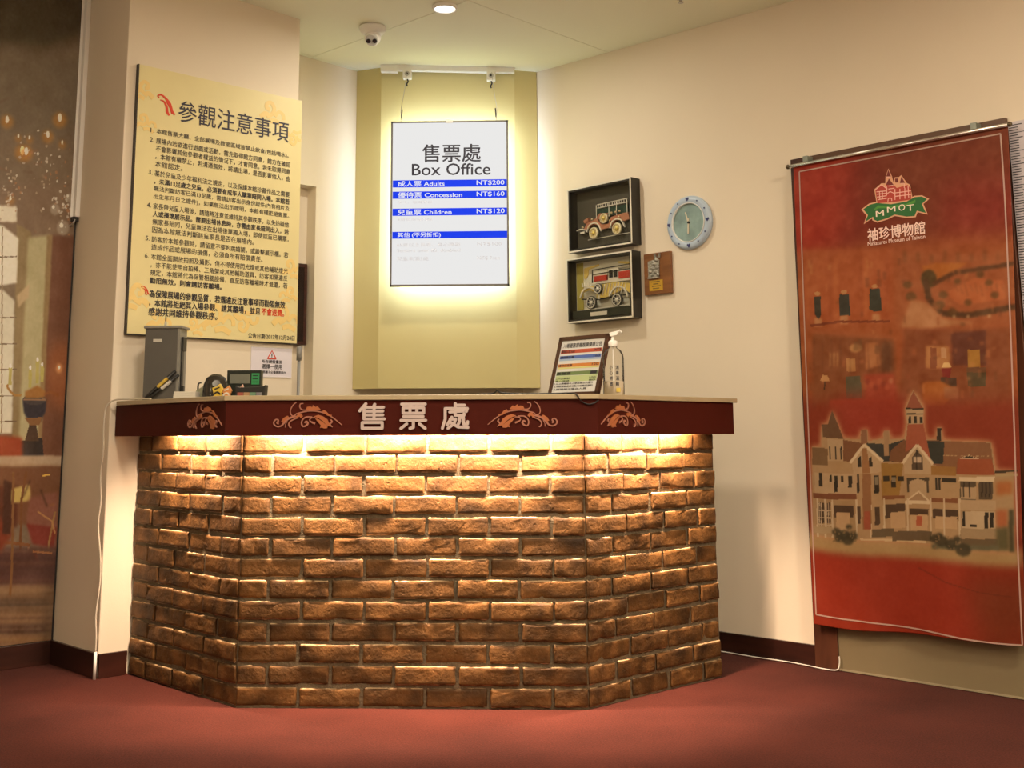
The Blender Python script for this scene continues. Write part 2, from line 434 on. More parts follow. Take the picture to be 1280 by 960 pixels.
# ceiling: a backing and plaster boards whose joints run parallel to the side walls
cb = struct('ceiling', B().prism_xy([(-5, -3), (5, -3), (5, 7.2), (-5, 7.2)], lambda x, y: ceil_z(x) + .022, lambda x, y: ceil_z(x) + .10), M_dark)
PJ, QJ = 3.51, -3.83
for i in range(-4, 2):
    for j in range(-2, 5):
        p0, p1 = PJ + i * 1.22 + .0022, PJ + (i + 1) * 1.22 - .0022
        q0, q1 = QJ + j * 1.25 + .0022, QJ + (j + 1) * 1.25 - .0022
        pts = [((p + q) * S2, (p - q) * S2) for p, q in ((p0, q0), (p0, q1), (p1, q1), (p1, q0))]
        if max(abs(x) for x, y in pts) > 5 or min(y for x, y in pts) < -3.2: continue
        B().prism_xy(pts[::-1], lambda x, y: ceil_z(x), lambda x, y: ceil_z(x) + .022).build('ceiling_board', M_ceil, cb)

# yellow boarded bay
bay = [(-.905, 6.322), (-.757, 6.24), (-.015, 6.235), (.108, 6.262)]
bayo = thing('bay_cladding', 'yellow boards folded around the back wall behind the hanging sign', 'wall panel'); bayo['kind'] = 'structure'
del bayo['category']
for (a, b) in zip(bay, bay[1:]):
    L = math.hypot(b[0] - a[0], b[1] - a[1]); n = (-(b[1] - a[1]) / L * .016, (b[0] - a[0]) / L * .016)
    B().prism_xy([a, b, (b[0] + n[0], b[1] + n[1]), (a[0] + n[0], a[1] + n[1])], 1.204, lambda x, y: ceil_z(x) + .0).build('board', M_bay, bayo)

# baseboards
def base(name, a, b, h=.09, t=.014):
    L = math.hypot(b[0] - a[0], b[1] - a[1]); n = ((b[1] - a[1]) / L * t, -(b[0] - a[0]) / L * t)
    o = struct(name, B().prism_xy([a, b, (b[0] + n[0], b[1] + n[1]), (a[0] + n[0], a[1] + n[1])], 0, h), M_basebd, bevel=.002)
    return o
base('baseboard_right', (.20, 6.175), RW(1.742)[:2], .088)
base('baseboard_left', (-3.6, 3.59), (-2.03, 5.16), .095)
base('baseboard_pillar', (-2.02, 5.17), (-1.7099, 4.859), .097)
base('baseboard_notice', (-1.7099, 4.859), (-1.625, 4.944), .094)

# ------------------------------------------------------------------ hall lamps
def downlight(label, x, y, r, power, color, group=None, emit=9., sz=None):
    z = ceil_z(x)
    t = thing('downlight', label, 'ceiling light', (x, y, z), 0, group)
    B().lathe([(r * 1.02, -.0005), (r * 1.04, -.008), (r * .97, -.018), (r * .86, -.018), (r * .84, -.004)], n=32).build('trim_ring', M_white, t, smooth=True)
    B().lathe([(r * .84, -.004), (r * .78, -.013), (r * .4, -.019), (.001, -.021)], n=28).build('diffuser', emis('downlight_glow', (1, .97, .9), emit), t, smooth=True)
    area_lamp('downlight_lamp', (0, 0, -.03), power, sz or r * 1.7, color, parent=t)
    return t
downlight('small round white downlight in the ceiling in front of the hanging sign', -.34, 5.27, .058, 13, (1, .90, .72))
for k, (x, y, p) in enumerate(HALL):
    side = ['near the pillar', 'towards the red banner', 'beside the mural wall', 'over the camera', 'at the far right corner', 'behind the camera'][k]
    downlight('round recessed hall downlight ' + side, x, y, .16, p, WARM, 'downlights in the hall ceiling', sz=.42)

# added fill lamps outside the view, there only to brighten the ceiling
for lb, x, y, rz in (('added bowl shaped uplight, unseen, brightening the ceiling from right of the camera', 3.90, -.6, 90), ('added bowl shaped uplight, unseen, brightening the ceiling from left of the camera', -4.40, -.4, -90)):
    sc_ = thing('added_uplight', lb, 'fill lamp', (x, y, 1.95), rz, 'added uplights that brighten the ceiling')
    B().lathe([(.05, 0), (.10, .05), (.13, .12), (.125, .12), (.09, .06), (.02, .03)], n=24).build('added_bowl', M_white, sc_, smooth=True)
    area_lamp('ceiling_fill_lamp', (0, 0, .14), 110, .2, (1, .88, .68), rot=(math.pi, 0, 0), parent=sc_)

# ------------------------------------------------------------------ ticket counter
ctr = thing('ticket_counter', 'octagonal ticket counter of brown bricks under a dark red fascia', 'counter', (-.4, 4.35, 0))
def lc(p): return (p[0] + .4, p[1] - 4.35)      # world xy -> counter xy
F = [(-1.615, 4.945), (-1.030, 4.352), (.235, 4.352), (.80, 4.925)]      # face line of the bricks
def inset(pts, d):
    out = []
    for i, p in enumerate(pts):
        ns = []
        for a, b in ((i - 1, i), (i, i + 1)):
            if a < 0 or b >= len(pts): continue
            q, r = pts[a], pts[b]; L = math.hypot(r[0] - q[0], r[1] - q[1]); ns.append((-(r[1] - q[1]) / L, (r[0] - q[0]) / L))
        if len(ns) == 1: out.append((p[0] + ns[0][0] * d, p[1] + ns[0][1] * d))
        else:
            sx, sy = ns[0][0] + ns[1][0], ns[0][1] + ns[1][1]; k = d * 2 / (sx * sx + sy * sy); out.append((p[0] + sx * k, p[1] + sy * k))
    return out
Fm = inset(F, .0105); Fi = inset(F, .26)
core = B().prism_xy([lc(p) for p in Fm] + [lc(p) for p in Fi[::-1]], 0, 1.084).build('brick_base', M_mortar, ctr, label='grey mortar core of the counter')

def brick_mesh(Lb, H, seed):
    rg = np.random.default_rng(seed); nx, nz = 10, 7; D = .034
    xs = np.linspace(-.5, .5, nx); zs = np.linspace(-.5, .5, nz)
    b = B(); V = []
    ed = rg.normal(0, 1, (4, max(nx, nz))) * .0012
    chips = [(rg.uniform(-.5, .5), rg.choice([-.5, .5]), rg.uniform(.1, .32), rg.uniform(.003, .010)) for _ in range(3)]
    for j, zz in enumerate(zs):
        for i, xx in enumerate(xs):
            x = xx * Lb; z = zz * H
            if j in (0, nz - 1): z += ed[0 if j == 0 else 1][i]
            if i in (0, nx - 1): x += ed[2 if i == 0 else 3][j]
            if i in (0, nx - 1) and j in (0, nz - 1): x *= .985; z *= .93
            edge = (i in (0, nx - 1)) or (j in (0, nz - 1))
            near = (i in (1, nx - 2)) or (j in (1, nz - 2))
            y = (.0045 if edge else 0) + rg.normal(0, .0006)
            for cx, cz, rr, dp in chips:
                d = math.hypot((xx - cx) * Lb / H, zz - cz)
                if d < rr * 2: y += dp * (1 - d / (rr * 2))
            if not edge and rg.random() < .06: y += .004
            V.append((x, y, z))
    # pull second ring out to the edges so that the arris is tight
    for j in range(nz):
        for i in range(nx):
            x, y, z = V[j * nx + i]
            if i == 1: x = -Lb / 2 + .0035
            if i == nx - 2: x = Lb / 2 - .0035
            if j == 1: z = -H / 2 + .0035 + ed[0][i]
            if j == nz - 2: z = H / 2 - .0035 + ed[1][i]
            if j == 2: z = -H / 2 + .0115
            if j == nz - 3: z = H / 2 - .0115
            if i == 2: x = -Lb / 2 + .0115
            if i == nz * 0 + nx - 3: x = Lb / 2 - .0115
            V[j * nx + i] = (x, y, z)
    Fs = [(j * nx + i, j * nx + i + 1, (j + 1) * nx + i + 1, (j + 1) * nx + i) for j in range(nz - 1) for i in range(nx - 1)]
    ring = [i for i in range(nx)] + [j * nx + nx - 1 for j in range(1, nz)] + [(nz - 1) * nx + i for i in range(nx - 2, -1, -1)] + [j * nx for j in range(nz - 2, 0, -1)]
    k0 = len(V)
    for r in ring:
        x, y, z = V[r]; V.append((x * (1 - .024 / Lb), D, z * .96))
    n = len(ring)
    for a in range(n): Fs.append((ring[(a + 1) % n], ring[a], k0 + a, k0 + (a + 1) % n))
    Fs.append(tuple(k0 + a for a in range(n)))
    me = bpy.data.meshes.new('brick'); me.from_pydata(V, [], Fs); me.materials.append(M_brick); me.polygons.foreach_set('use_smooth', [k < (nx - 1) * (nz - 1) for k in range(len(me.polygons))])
    return me

PZ = .0742; BH = .0625
lib = {}
def get_brick(L):
    q = round(L / .006) * .006; key = (q, random.randrange(7))
    if key not in lib: lib[key] = brick_mesh(q, BH, hash((int(q * 1000), key[1])) % 99999)
    return lib[key]

def lay(a, b, pattern_even, pattern_odd, pitch, rev=False):
    ang = math.atan2(b[1] - a[1], b[0] - a[0]); Ltot = math.hypot(b[0] - a[0], b[1] - a[1])
    for row in range(13):
        pat = list(pattern_even if row % 2 == 0 else pattern_odd)
        jit = random.uniform(-.08, .08) if len(pat) < 5 else random.uniform(-.03, .03)
        pat[0] += jit; pat[-1] -= jit
        k = Ltot / sum(pat); u = 0
        for w_ in pat:
            L = w_ * k - .0105; uc = u + w_ * k / 2; u += w_ * k
            if rev: uc = Ltot - uc
            if row == 12: pass
            px, py = a[0] + math.cos(ang) * uc, a[1] + math.sin(ang) * uc
            out = random.uniform(-.006, .0035)
            px += math.sin(ang) * out; py -= math.cos(ang) * out
            o = bpy.data.objects.new('brick', get_brick(L + random.uniform(-.003, .003))); COL.objects.link(o); o.parent = core
            x, y = lc((px, py)); o.location = (x, y, PZ * (row + .5) + random.uniform(-.0015, .0015) + .001)
            o.rotation_euler = (random.uniform(-.012, .012), random.uniform(-.009, .009), ang + random.uniform(-.012, .012))
lay(F[1], F[2], [1, 1, 1, 1, 1, .55], [.5, 1, 1, 1, 1, 1.05], .228)
lay(F[0], F[1], [1.03, .93, .9, .55], [.62, 1, 1, .85], .236, rev=True)
lay(F[2], F[3], [1.0, .98, .95, .57], [.66, 1, 1, .86], .236)

# top, fascia
O = [(-1.689, 4.872), (-1.068, 4.243), (.2775, 4.243), (.868, 4.842)]
Os = inset(O, -.010)
Ob = inset(O, .50)
sl = [(-1.683, 4.852)] + Os[1:3] + [(.886, 4.842)] + [Ob[3], Ob[2], Ob[1], (-1.32, 5.215)]
B().prism_xy([lc(p) for p in sl], 1.0845, 1.1025).build('counter_top', M_stone, ctr, label='beige laminate top with a thin square edge', bevel=.002)
Oi = inset(O, .018)
for k in range(3):
    fo = B().prism_xy([lc(p) for p in (O[k], O[k + 1], Oi[k + 1], Oi[k])], .9585, 1.084)
    fb = fo.build('fascia_board', M_fascia, ctr)
    if k == 0: fleft = fb
    elif k == 1: ffront = fb
    else: fright = fb
    # soffit between fascia and bricks (behind the light)
    Os2 = inset(O, .018); Ms = inset(F, .012)
    B().prism_xy([lc(p) for p in (Os2[k], Os2[k + 1], Ms[k + 1], Ms[k])], 1.045, 1.06).build('soffit', M_white, ctr)

# added board at the fascia's right end, blocks spill from the light strip
B().prism_xy([lc(p) for p in (O[3], Oi[3], (O[3][0] - .085, O[3][1] + .085 * 1.0), (O[3][0] - .085 + .012, O[3][1] + .085 + .012))][::-1], .9585, 1.084).build('added_spill_board', M_fascia, ctr)
LEDC = (1.0, .69, .46)
def led(a, b, power):
    ang = math.atan2(b[1] - a[1], b[0] - a[0]); L = math.hypot(b[0] - a[0], b[1] - a[1]); x, y = lc(((a[0] + b[0]) / 2, (a[1] + b[1]) / 2))
    o = B().box(-L / 2, L / 2, -.007, .007, -.004, .008).build('light_strip', emis('strip_glow', LEDC, 10), ctr, label='warm glowing light strip under the fascia')
    o.location = (x, y, 1.034); o.rotation_euler = (0, 0, ang)
    area_lamp('strip_lamp', (0, .004, -.009), power, L, LEDC, .02, (math.radians(22), 0, 0), parent=o, spread=135)
mid = inset(O, .052)
def seg(a, b, t0, t1): return ((a[0] + (b[0] - a[0]) * t0, a[1] + (b[1] - a[1]) * t0), (a[0] + (b[0] - a[0]) * t1, a[1] + (b[1] - a[1]) * t1))
for (a, b, t0, t1, p) in ((mid[0], mid[1], .38, .85, 16), (mid[1], mid[2], .07, .30, 15), (mid[1], mid[2], .36, .95, 36), (mid[2], mid[3], .10, .75, 25)):
    s_ = seg(a, b, t0, t1); led(s_[0], s_[1], p)

# lettering and scrolls on the fascia
M_letter = mat('pale_tan_letters', alb(176, 152, 134), .6, spec=.2)
M_scroll = mat('copper_orange_relief', (.40, .125, .042), .5)
M_scroll2 = mat('dusty_pink_relief', (.38, .155, .10), .5)
yf = -.107 - 0.0   # fascia face in counter coordinates (4.243-4.35)
# strokes of the three rounded characters, read on an 80 x 80 square
def glyph(strokes, x0, x1, z0, z1, wd):
    b = B()
    for st in strokes:
        pts = [(x0 + p[0] / 100 * (x1 - x0), z1 - p[1] / 100 * (z1 - z0)) for p in st]
        # round-ended stroke
        for a, c in zip(pts, pts[1:]):
            ang = math.atan2(c[1] - a[1], c[0] - a[0]); r = wd / 2; out = []
            for k in range(5): t = ang + math.pi / 2 + k * math.pi / 4; out.append((a[0] + r * math.cos(t), a[1] + r * math.sin(t)))
            for k in range(5): t = ang - math.pi / 2 + k * math.pi / 4; out.append((c[0] + r * math.cos(t), c[1] + r * math.sin(t)))
            b.prism_xz(out[::-1], yf - .010 - random.random() * .0006, yf)
    return b
G1 = [[(28, 0), (6, 28)], [(22, 12), (22, 60)], [(60, 2), (56, 12)], [(58, 12), (58, 60)], [(24, 14), (92, 14)], [(24, 29), (90, 29)], [(24, 44), (90, 44)], [(22, 60), (96, 60)], [(16, 74), (16, 97)], [(16, 74), (88, 74)], [(88, 74), (88, 97)], [(16, 97), (88, 97)]]
G2 = [[(6, 2), (96, 2)], [(12, 16), (90, 16)], [(12, 16), (12, 38)], [(90, 16), (90, 38)], [(12, 38), (90, 38)], [(38, 2), (38, 38)], [(64, 2), (64, 38)], [(14, 51), (88, 51)], [(4, 66), (98, 66)], [(51, 66), (51, 94)], [(51, 94), (38, 98)], [(26, 80), (4, 98)], [(74, 80), (96, 98)]]
G3 = [[(50, 0), (50, 18)], [(50, 7), (84, 7)], [(14, 20), (94, 20)], [(94, 20), (90, 32)], [(14, 20), (14, 62)], [(14, 62), (4, 98)], [(50, 20), (50, 46)], [(30, 34), (80, 30)], [(50, 47), (82, 47)], [(82, 47), (82, 40)], [(38, 54), (22, 84)], [(32, 62), (52, 62)], [(52, 62), (46, 80)], [(46, 80), (24, 98)], [(30, 72), (60, 93)], [(60, 93), (96, 95)], [(66, 56), (66, 72)], [(66, 72), (60, 84)], [(66, 56), (80, 56)], [(80, 56), (80, 82)], [(80, 82), (94, 82)], [(94, 82), (95, 72)]]
for G, (xa, xb), zz in ((G1, (-.589, -.481), 0), (G2, (-.437, -.334), 0), (G3, (-.288, -.180), 0)):
    glyph(G, xa + .4 + .004, xb + .4 - .004, .976 + .005, 1.076 - .005, .0105).build('letter', M_letter, ffront)

ORN = [('s', [(1165, 550), (1050, 450), (950, 380), (850, 335), (750, 315), (640, 310), (530, 330), (440, 355)], [10, 16, 20, 20, 18, 18, 18, 16]),
       ('s', [(435, 165), (385, 210), (350, 280), (345, 340), (370, 385), (410, 385), (440, 355)], 15),
       ('s', [(545, 185), (505, 190), (490, 225), (505, 270), (550, 295), (620, 290)], 16),
       ('l', [(590, 290), (610, 240), (660, 235), (690, 250), (700, 212), (740, 245), (772, 232), (825, 292), (760, 303), (640, 300)]),
       ('l', [(850, 322), (870, 293), (915, 320), (955, 370), (1000, 378), (990, 405), (930, 390)]),
       ('s', [(165, 520), (140, 505), (160, 470), (125, 448), (88, 490), (95, 540), (150, 572), (210, 555), (245, 510), (300, 450), (380, 412), (470, 395)], [24, 30, 20, 20, 20, 20, 20, 24, 30, 34, 30, 16]),
       ('l', [(205, 485), (235, 430), (300, 388), (322, 410), (275, 460), (240, 505)]),
       ('l', [(430, 415), (470, 350), (520, 355), (543, 400), (515, 432), (490, 400), (450, 435)]),
       ('s', [(470, 420), (400, 450), (350, 480), (325, 530), (345, 580), (368, 583)], 20),
       ('s', [(300, 480), (275, 530), (272, 585)], 11),
       ('s', [(690, 410), (600, 410), (545, 450), (525, 510), (545, 565), (590, 560), (625, 520), (600, 485), (575, 510)], [16, 20, 20, 20, 22, 26, 30, 26, 20]),
       ('s', [(740, 420), (670, 430), (655, 470), (690, 500), (740, 520)], [16, 16, 16, 24, 30]),
       ('l', [(720, 402), (790, 375), (860, 400), (930, 450), (990, 572), (935, 560), (860, 480), (800, 435)]),
       ('l', [(735, 428), (800, 450), (880, 510), (940, 565), (930, 600), (880, 603), (850, 588), (818, 596), (832, 550), (780, 490)]),
       ('s', [(985, 455), (1005, 490), (975, 535), (1015, 582)], [14, 26, 22, 10])]
def scroll(parent, org, ux, flip, ox=335., oy=490., wpx=.002945):
    """org: where px (ox, oy) sits; ux: unit vector along the board"""
    nx, ny = -ux[1], ux[0]
    for k, (kind, pts, *w_) in enumerate(ORN):
        b = B(); q = [((x / 12.8 - 48.5) * wpx * (-1 if flip else 1), 1.080 - (y / 12.8 - 12) * .00274) for x, y in pts]
        if kind == 's':
            wd = w_[0]; wd = [v / 12.8 * wpx for v in wd] if isinstance(wd, list) else wd / 12.8 * wpx
            b.ribbon(q, wd, -.004 - k * .0001, 0, 4)
        else: b.prism_xz(q, -.0047 - k * .0001, 0)
        b.warp(lambda x, y, z: (org[0] + ux[0] * x + nx * y, org[1] + ux[1] * x + ny * y, z))
        b.build('scroll_stem' if kind == 's' else 'scroll_leaf', M_scroll2 if kind == 's' else M_scroll, parent)
def face_pt(k, t): return lc((O[k][0] + (O[k + 1][0] - O[k][0]) * t, O[k][1] + (O[k + 1][1] - O[k][1]) * t))
scroll(ffront, (-.768 + .4, yf), (1, 0), False)
scroll(ffront, (.008 + .4, yf), (1, 0), True)
dl = (S2, -S2); dr = (S2, S2)
def on_line(k, x):
    t = (x - O[k][0]) / (O[k + 1][0] - O[k][0]); return face_pt(k, t)
ul = np.array(O[1]) - np.array(O[0]); ul = ul / np.hypot(*ul); ur = np.array(O[3]) - np.array(O[2]); ur = ur / np.hypot(*ur)
scroll(fleft, on_line(0, -1.170), tuple(ul), False)
scroll(fright, on_line(2, .376), tuple(ur), True)
# black cable over the counter edge
def world_tube(pts, r, n=8): return B().tube(pts, r, n)
def smooth_pts(pts, sub=6):
    P = [Vector(p) for p in pts]; out = []
    for i in range(len(P) - 1):
        a, b, c, d = P[max(i - 1, 0)], P[i], P[i + 1], P[min(i + 2, len(P) - 1)]
        for k in range(sub):
            t = k / sub; out.append(.5 * (2 * b + (c - a) * t + (2 * a - 5 * b + 4 * c - d) * t * t + (3 * b - a - 3 * c + d) * t ** 3))
    out.append(P[-1]); return out
CABLE = [(-.16, 4.32, 1.106), (-.10, 4.30, 1.108), (-.083, 4.285, 1.118), (-.066, 4.29, 1.110), (0, 4.275, 1.1055), (.09, 4.265, 1.1055), (.16, 4.255, 1.106), (.193, 4.236, 1.1055), (.207, 4.226, 1.095), (.213, 4.228, 1.083), (.225, 4.238, 1.073), (.245, 4.238, 1.066), (.265, 4.238, 1.070), (.282, 4.245, 1.082)]
tag(world_tube(smooth_pts(CABLE), .0028).build('cable', M_black, smooth=True), 'thin black cable lying on the counter top and drooping over its front edge', 'cable')

# ------------------------------------------------------------------ notice board on the pillar
T_LINES = [
    (1.0, 'n', '本館售票大廳、全部展場及教室區域皆禁止飲食(包括喝水)。', .985),
    (2.0, 'n', '展場內若欲進行遊戲或活動，需先取得館方同意，館方在確認', 1.0),
    (0, 'n', '不會影響其他參觀者權益的情況下，才會同意。若未取得同意', 1.0),
    (0, 'n', '，本館有權禁止，若溝通無效，將請出場，是否影響他人，由', 1.0),
    (0, 'n', '本館認定。', .19),
    (3.0, 'n', '基於兒童及少年福利法之規定，以及保護本館珍藏作品之需要', 1.0),
    (0, 'b', '，未滿13足歲之兒童，必須要有成年人購票陪同入場。本館若', 1.0),
    (0, 'n', '無法判斷訪客已滿13足歲，需請訪客出示身份證件(內有相片及', 1.0),
    (0, 'n', '出生年月日之證件)，如果無法出示證明，本館有權拒絕售票。', 1.0),
    (4.0, 'n', '家長帶兒童入場後，請隨時注意並維持其參觀秩序，以免妨礙他', 1.0),
    (0, 'b', '人或損壞展示品。需要出場休息時，亦需由家長陪同出入，若', 1.0),
    (0, 'n', '無家長陪同，兒童無法在出場後單獨入場，即使該童已購票，', 1.0),
    (0, 'n', '因為本館無法判斷該童家長是否在展場內。', .73),
    (5.0, 'n', '訪客於本館參觀時，請留意不要跑跳嬉鬧，或敲擊展示櫃。若', 1.0),
    (0, 'n', '造成作品或展場的損傷，必須負所有賠償責任。', .80),
    (6.0, 'n', '本館全面開放拍照及攝影，但不得使用閃光燈或其他輔助燈光', 1.0),
    (0, 'n', '，亦不能使用自拍棒、三角架或其他輔助道具，訪客如果違反', 1.0),
    (0, 'n', '規定，本館將代為保管相關設備，直至訪客離場時才退還，若', 1.0),
    (0, 'b', '勸阻無效，則會請訪客離場。', .50)]
nb = thing('notice_board', 'tall pale yellow visitor notice board covered in Chinese text on the pillar', 'notice board', LW(.05), 45)
BW = .861; zb, zt = 1.388, 2.575
B().box(0, BW, -.016, -.001, zb, zt).build('backing_board', mat('board_yellow', alb(206, 184, 124), .5, var=.02), nb)
B().box(-.006, .0, -.018, -.001, zb - .002, zt).box(-.006, BW, -.018, -.001, zb - .006, zb).build('edge_strip', mat('dark_brown_edge', (.03, .022, .015), .5), nb)
# pale ornaments
om = mat('pale_orange_ornament', alb(214, 178, 104), .5)
ob = B()
def nb_orn(cx, cz, s, fl=1, fz=1):
    for pts, w_ in (([(0, 0), (.6, .3), (1, 1), (.6, 1.7), (0, 1.5), (0, 1.0), (.4, .9)], .28), ([(-.8, -.2), (-.2, .3), (.2, .2)], .35), ([(1.1, .2), (1.6, .8), (2.2, .6), (2.3, 0)], .25), ([(.4, -.5), (1.2, -.3), (2.0, -.7)], .3)):
        ob.ribbon([(cx + p[0] * s * fl, cz + p[1] * s * fz) for p in pts], w_ * s * 1.7, -.0170 - random.random() * .0003, -.0165, 4)
nb_orn(.66, 2.46, .042, 1, 1); nb_orn(.80, 2.40, .03, 1, -1); nb_orn(.045, 2.44, .035, -1, 1); nb_orn(.02, 2.30, .03, 1, 1)
nb_orn(.80, 1.72, .035, 1, 1); nb_orn(.83, 1.60, .03, -1, 1); nb_orn(.06, 1.52, .045, -1, 1); nb_orn(.12, 1.43, .035, 1, 1); nb_orn(.40, 1.45, .05, 1, 1); nb_orn(.55, 1.50, .04, 1, -1); nb_orn(.76, 1.48, .045, 1, 1); nb_orn(.3, 1.42, .03, 1, 1)
ob.v = [(min(max(x, .002), BW - .002), y, min(max(z, zb + .003), zt - .003)) for x, y, z in ob.v]
ob.build('ornament', om, nb, label='pale orange scrollwork printed near the edges', kind='stuff')
tb = B(); tb.text('參觀注意事項', .197, .787, 2.352, 2.452, -.0175, bold=.006)
tb.build('title', mat('board_ink', (.03, .028, .05), .6), nb)
bt = B(); z = 2.300; left = .095; right = .800; h = .0270; step = .0348
for num, st, txt, wf in T_LINES:
    if num:
        if num > 1: z -= .0075
        bt.text('%d.' % num, .066, .066 + .019, z - h * .82, z - h * .08, -.0175, bold=.012)
    x1 = left + (right - left) * wf
    sl_ = 0.0
    if st == 'b' and num == 0 and txt.startswith('，未滿'):
        bt.text(txt, left + .0, x1, z - h, z, -.0175, bold=.03)
    elif st == 'b': bt.text(txt, left, x1, z - h, z, -.0175, bold=.03)
    else: bt.text(txt, left, x1, z - h, z, -.0175, bold=.008)
    z -= step
bt.build('rules_text', M_ink, nb, label='six numbered rules in small dark Chinese print')
b3 = B()
b3.text('為保障展場的參觀品質，若遇違反注意事項而勸阻無效', .095, .79, 1.548, 1.582, -.0175, bold=.03)
b3.text('，本館將拒絕其入場參觀、請其離場，並且', .095, .655, 1.510, 1.543, -.0175, bold=.03)
b3.text('感謝共同維持參觀秩序。', .095, .43, 1.471, 1.505, -.0175, bold=.03)
b3.text('公告日期:2017年12月24日', .594, .847, 1.400, 1.424, -.0175, bold=.02)
b3.build('closing_text', M_ink, nb)
M_redink = mat('red_ink', alb(190, 50, 20), .6)
B().text('不會退費。', .662, .785, 1.510, 1.543, -.0175, bold=.03).build('red_text', M_redink, nb, label='red words in the last paragraph')
b4 = B()
def feather(cx, cz, s):
    b4.ribbon([(cx - .9 * s, cz + .8 * s), (cx - 1.1 * s, cz + 1.05 * s), (cx - .7 * s, cz + 1.25 * s), (cx - .1 * s, cz + .95 * s), (cx + .5 * s, cz + .3 * s), (cx + .9 * s, cz - .8 * s)], [.1 * s, .2 * s, .2 * s, .25 * s, .4 * s, .3 * s], -.0180, -.0165, 5)
    b4.ribbon([(cx - .8 * s, cz + .6 * s), (cx - .3 * s, cz + .5 * s), (cx + .1 * s, cz - .1 * s), (cx + .2 * s, cz - .7 * s), (cx + .5 * s, cz - 1.1 * s)], [.08 * s, .2 * s, .3 * s, .35 * s, .2 * s], -.0179, -.0165, 5)
    b4.ribbon([(cx + .0 * s, cz + .6 * s), (cx + .5 * s, cz + .0 * s), (cx + 1.2 * s, cz - .9 * s)], [.1 * s, .2 * s, .25 * s], -.0178, -.0165, 5)
feather(.075, 1.575, .016)
b4.build('flourish', M_redink, nb, label='small orange red feather scroll before the closing text')
b4 = B(); feather(.135, 2.41, .037)
b4.build('flourish', M_redink, nb, label='orange red feather scroll before the title')

# small paper below
pp = thing('paper_sign', 'small white paper notice with a red warning triangle taped below the board', 'sign', LW(.672), 45)
B().box(0, .222, -.003, 0, 1.224, 1.366).build('sheet', mat('paper_greyish', alb(205, 190, 182), .5), pp)
rt_ = B(); rt_.ribbon([(.088, 1.312), (.111, 1.349), (.134, 1.312)], .005, -.0045, -.003, 1); rt_.ribbon([(.088, 1.312), (.134, 1.312)], .005, -.0045, -.003, 1); rt_.build('triangle', M_redink, pp, label='red outlined triangle')
pt = B(); pt.box(.109, .113, -.0045, -.003, 1.322, 1.336).box(.109, .113, -.0045, -.003, 1.316, 1.319)
pt.text('所有鍵盤畫面', .058, .168, 1.290, 1.306, -.004, bold=.02); pt.text('選擇一使用', .058, .168, 1.264, 1.286, -.004, bold=.02); pt.text('其他票種子全優惠票面內', .034, .190, 1.243, 1.256, -.004, bold=.02)
pt.build('printed_text', M_ink, pp)
B().box(.05, .20, -.0005 - .0035, -.003, 1.2255, 1.228).box(0, .222, -.004, -.003, 1.362, 1.366).build('tape', mat('clear_tape', (.7, .68, .62), .2), pp)

# niche content
mf = thing('wall_picture', 'dark brown wooden picture frame in the wall niche beside the notice board', 'picture frame', DW(.388, 0, -.078), 45)
B().box(-.16, .04, -.036, 0, 1.43, 1.865).build('moulding', wood_mat('dark_mahogany', (.03, .008, .006), (.07, .02, .015), .3), mf, bevel=.003)
B().box(-.14, .020, -.0375, -.035, 1.45, 1.845).build('dark_panel', mat('dark_glass_panel', (.02, .01, .008), .15), mf)
ms = thing('metal_post', 'thin grey metal post rising behind the counter below the dark frame', 'post', (-1.108, 5.84, 0), 0)
B().tube([(0, 0, 0), (0, 0, 1.40)], .008).build('pole', mat('grey_painted_steel', (.26, .255, .25), .5), ms, smooth=True)
B().tube([(0, 0, 1.33), (0, 0, 1.40)], .013).build('collar', mat('grey_painted_steel'), ms, smooth=True)
B().lathe([(.09, 0), (.09, .01), (.02, .02)], n=20).build('foot', mat('grey_painted_steel'), ms)

# ------------------------------------------------------------------ hanging lit price sign
sg = thing('hanging_price_sign', 'white glowing ticket price sign hanging on wires in front of the yellow bay', 'sign', (-.368, 6.12, 1.735))
sw, sh = .634, .900
B().box(-sw / 2 + .006, sw / 2 - .006, -.008, .0, .006, sh - .006).build('lit_face', emis('sign_face_white', (.98, .97, .955), .80), sg, label='white lit face')
fr = B().box(-sw / 2, -sw / 2 + .010, -.012, .014, 0, sh).box(sw / 2 - .010, sw / 2, -.012, .014, 0, sh).box(-sw / 2, sw / 2, -.012, .014, 0, .009).box(-sw / 2, sw / 2, -.012, .014, sh - .009, sh)
fr.build('frame', mat('grey_aluminium', (.17, .165, .16), .5, .2), sg)
B().box(-sw / 2 + .004, sw / 2 - .004, .015, .020, .004, sh - .004).build('back_light', emis('sign_edge_glow', (.80, .91, 1.0), 9.5), sg, label='glowing white rear of the sign')
B().box(-.018, .018, -.015, -.006, sh - .012, sh + .003).build('clip', M_white, sg)
ms_ink = mat('sign_ink', (.008, .008, .03), .6)
sx = .368
st = B(); st.text('售票處', -.515 + sx, -.200 + sx, .672, .770, -.0095, bold=.016); st.text('Box Office', -.570 + sx, -.148 + sx, .600, .664, -.0095, bold=.016)
st.build('heading', ms_ink, sg)
blue = mat('sign_blue', (.005, .015, .30), .6, spec=.1, emit=(.004, .045, .85), estr=.72)
wh = emis('sign_white_text', (.95, .95, 1.), .85)
rows = [(.574, .535, '成人票 Adults', -.645, -.395, 'NT$200'), (.512, .473, '優待票 Concession', -.645, -.300, 'NT$160'), (.419, .380, '兒童票 Children', -.645, -.357, 'NT$120'), (.293, .256, '其他 (不另折扣)', -.645, -.415, None)]
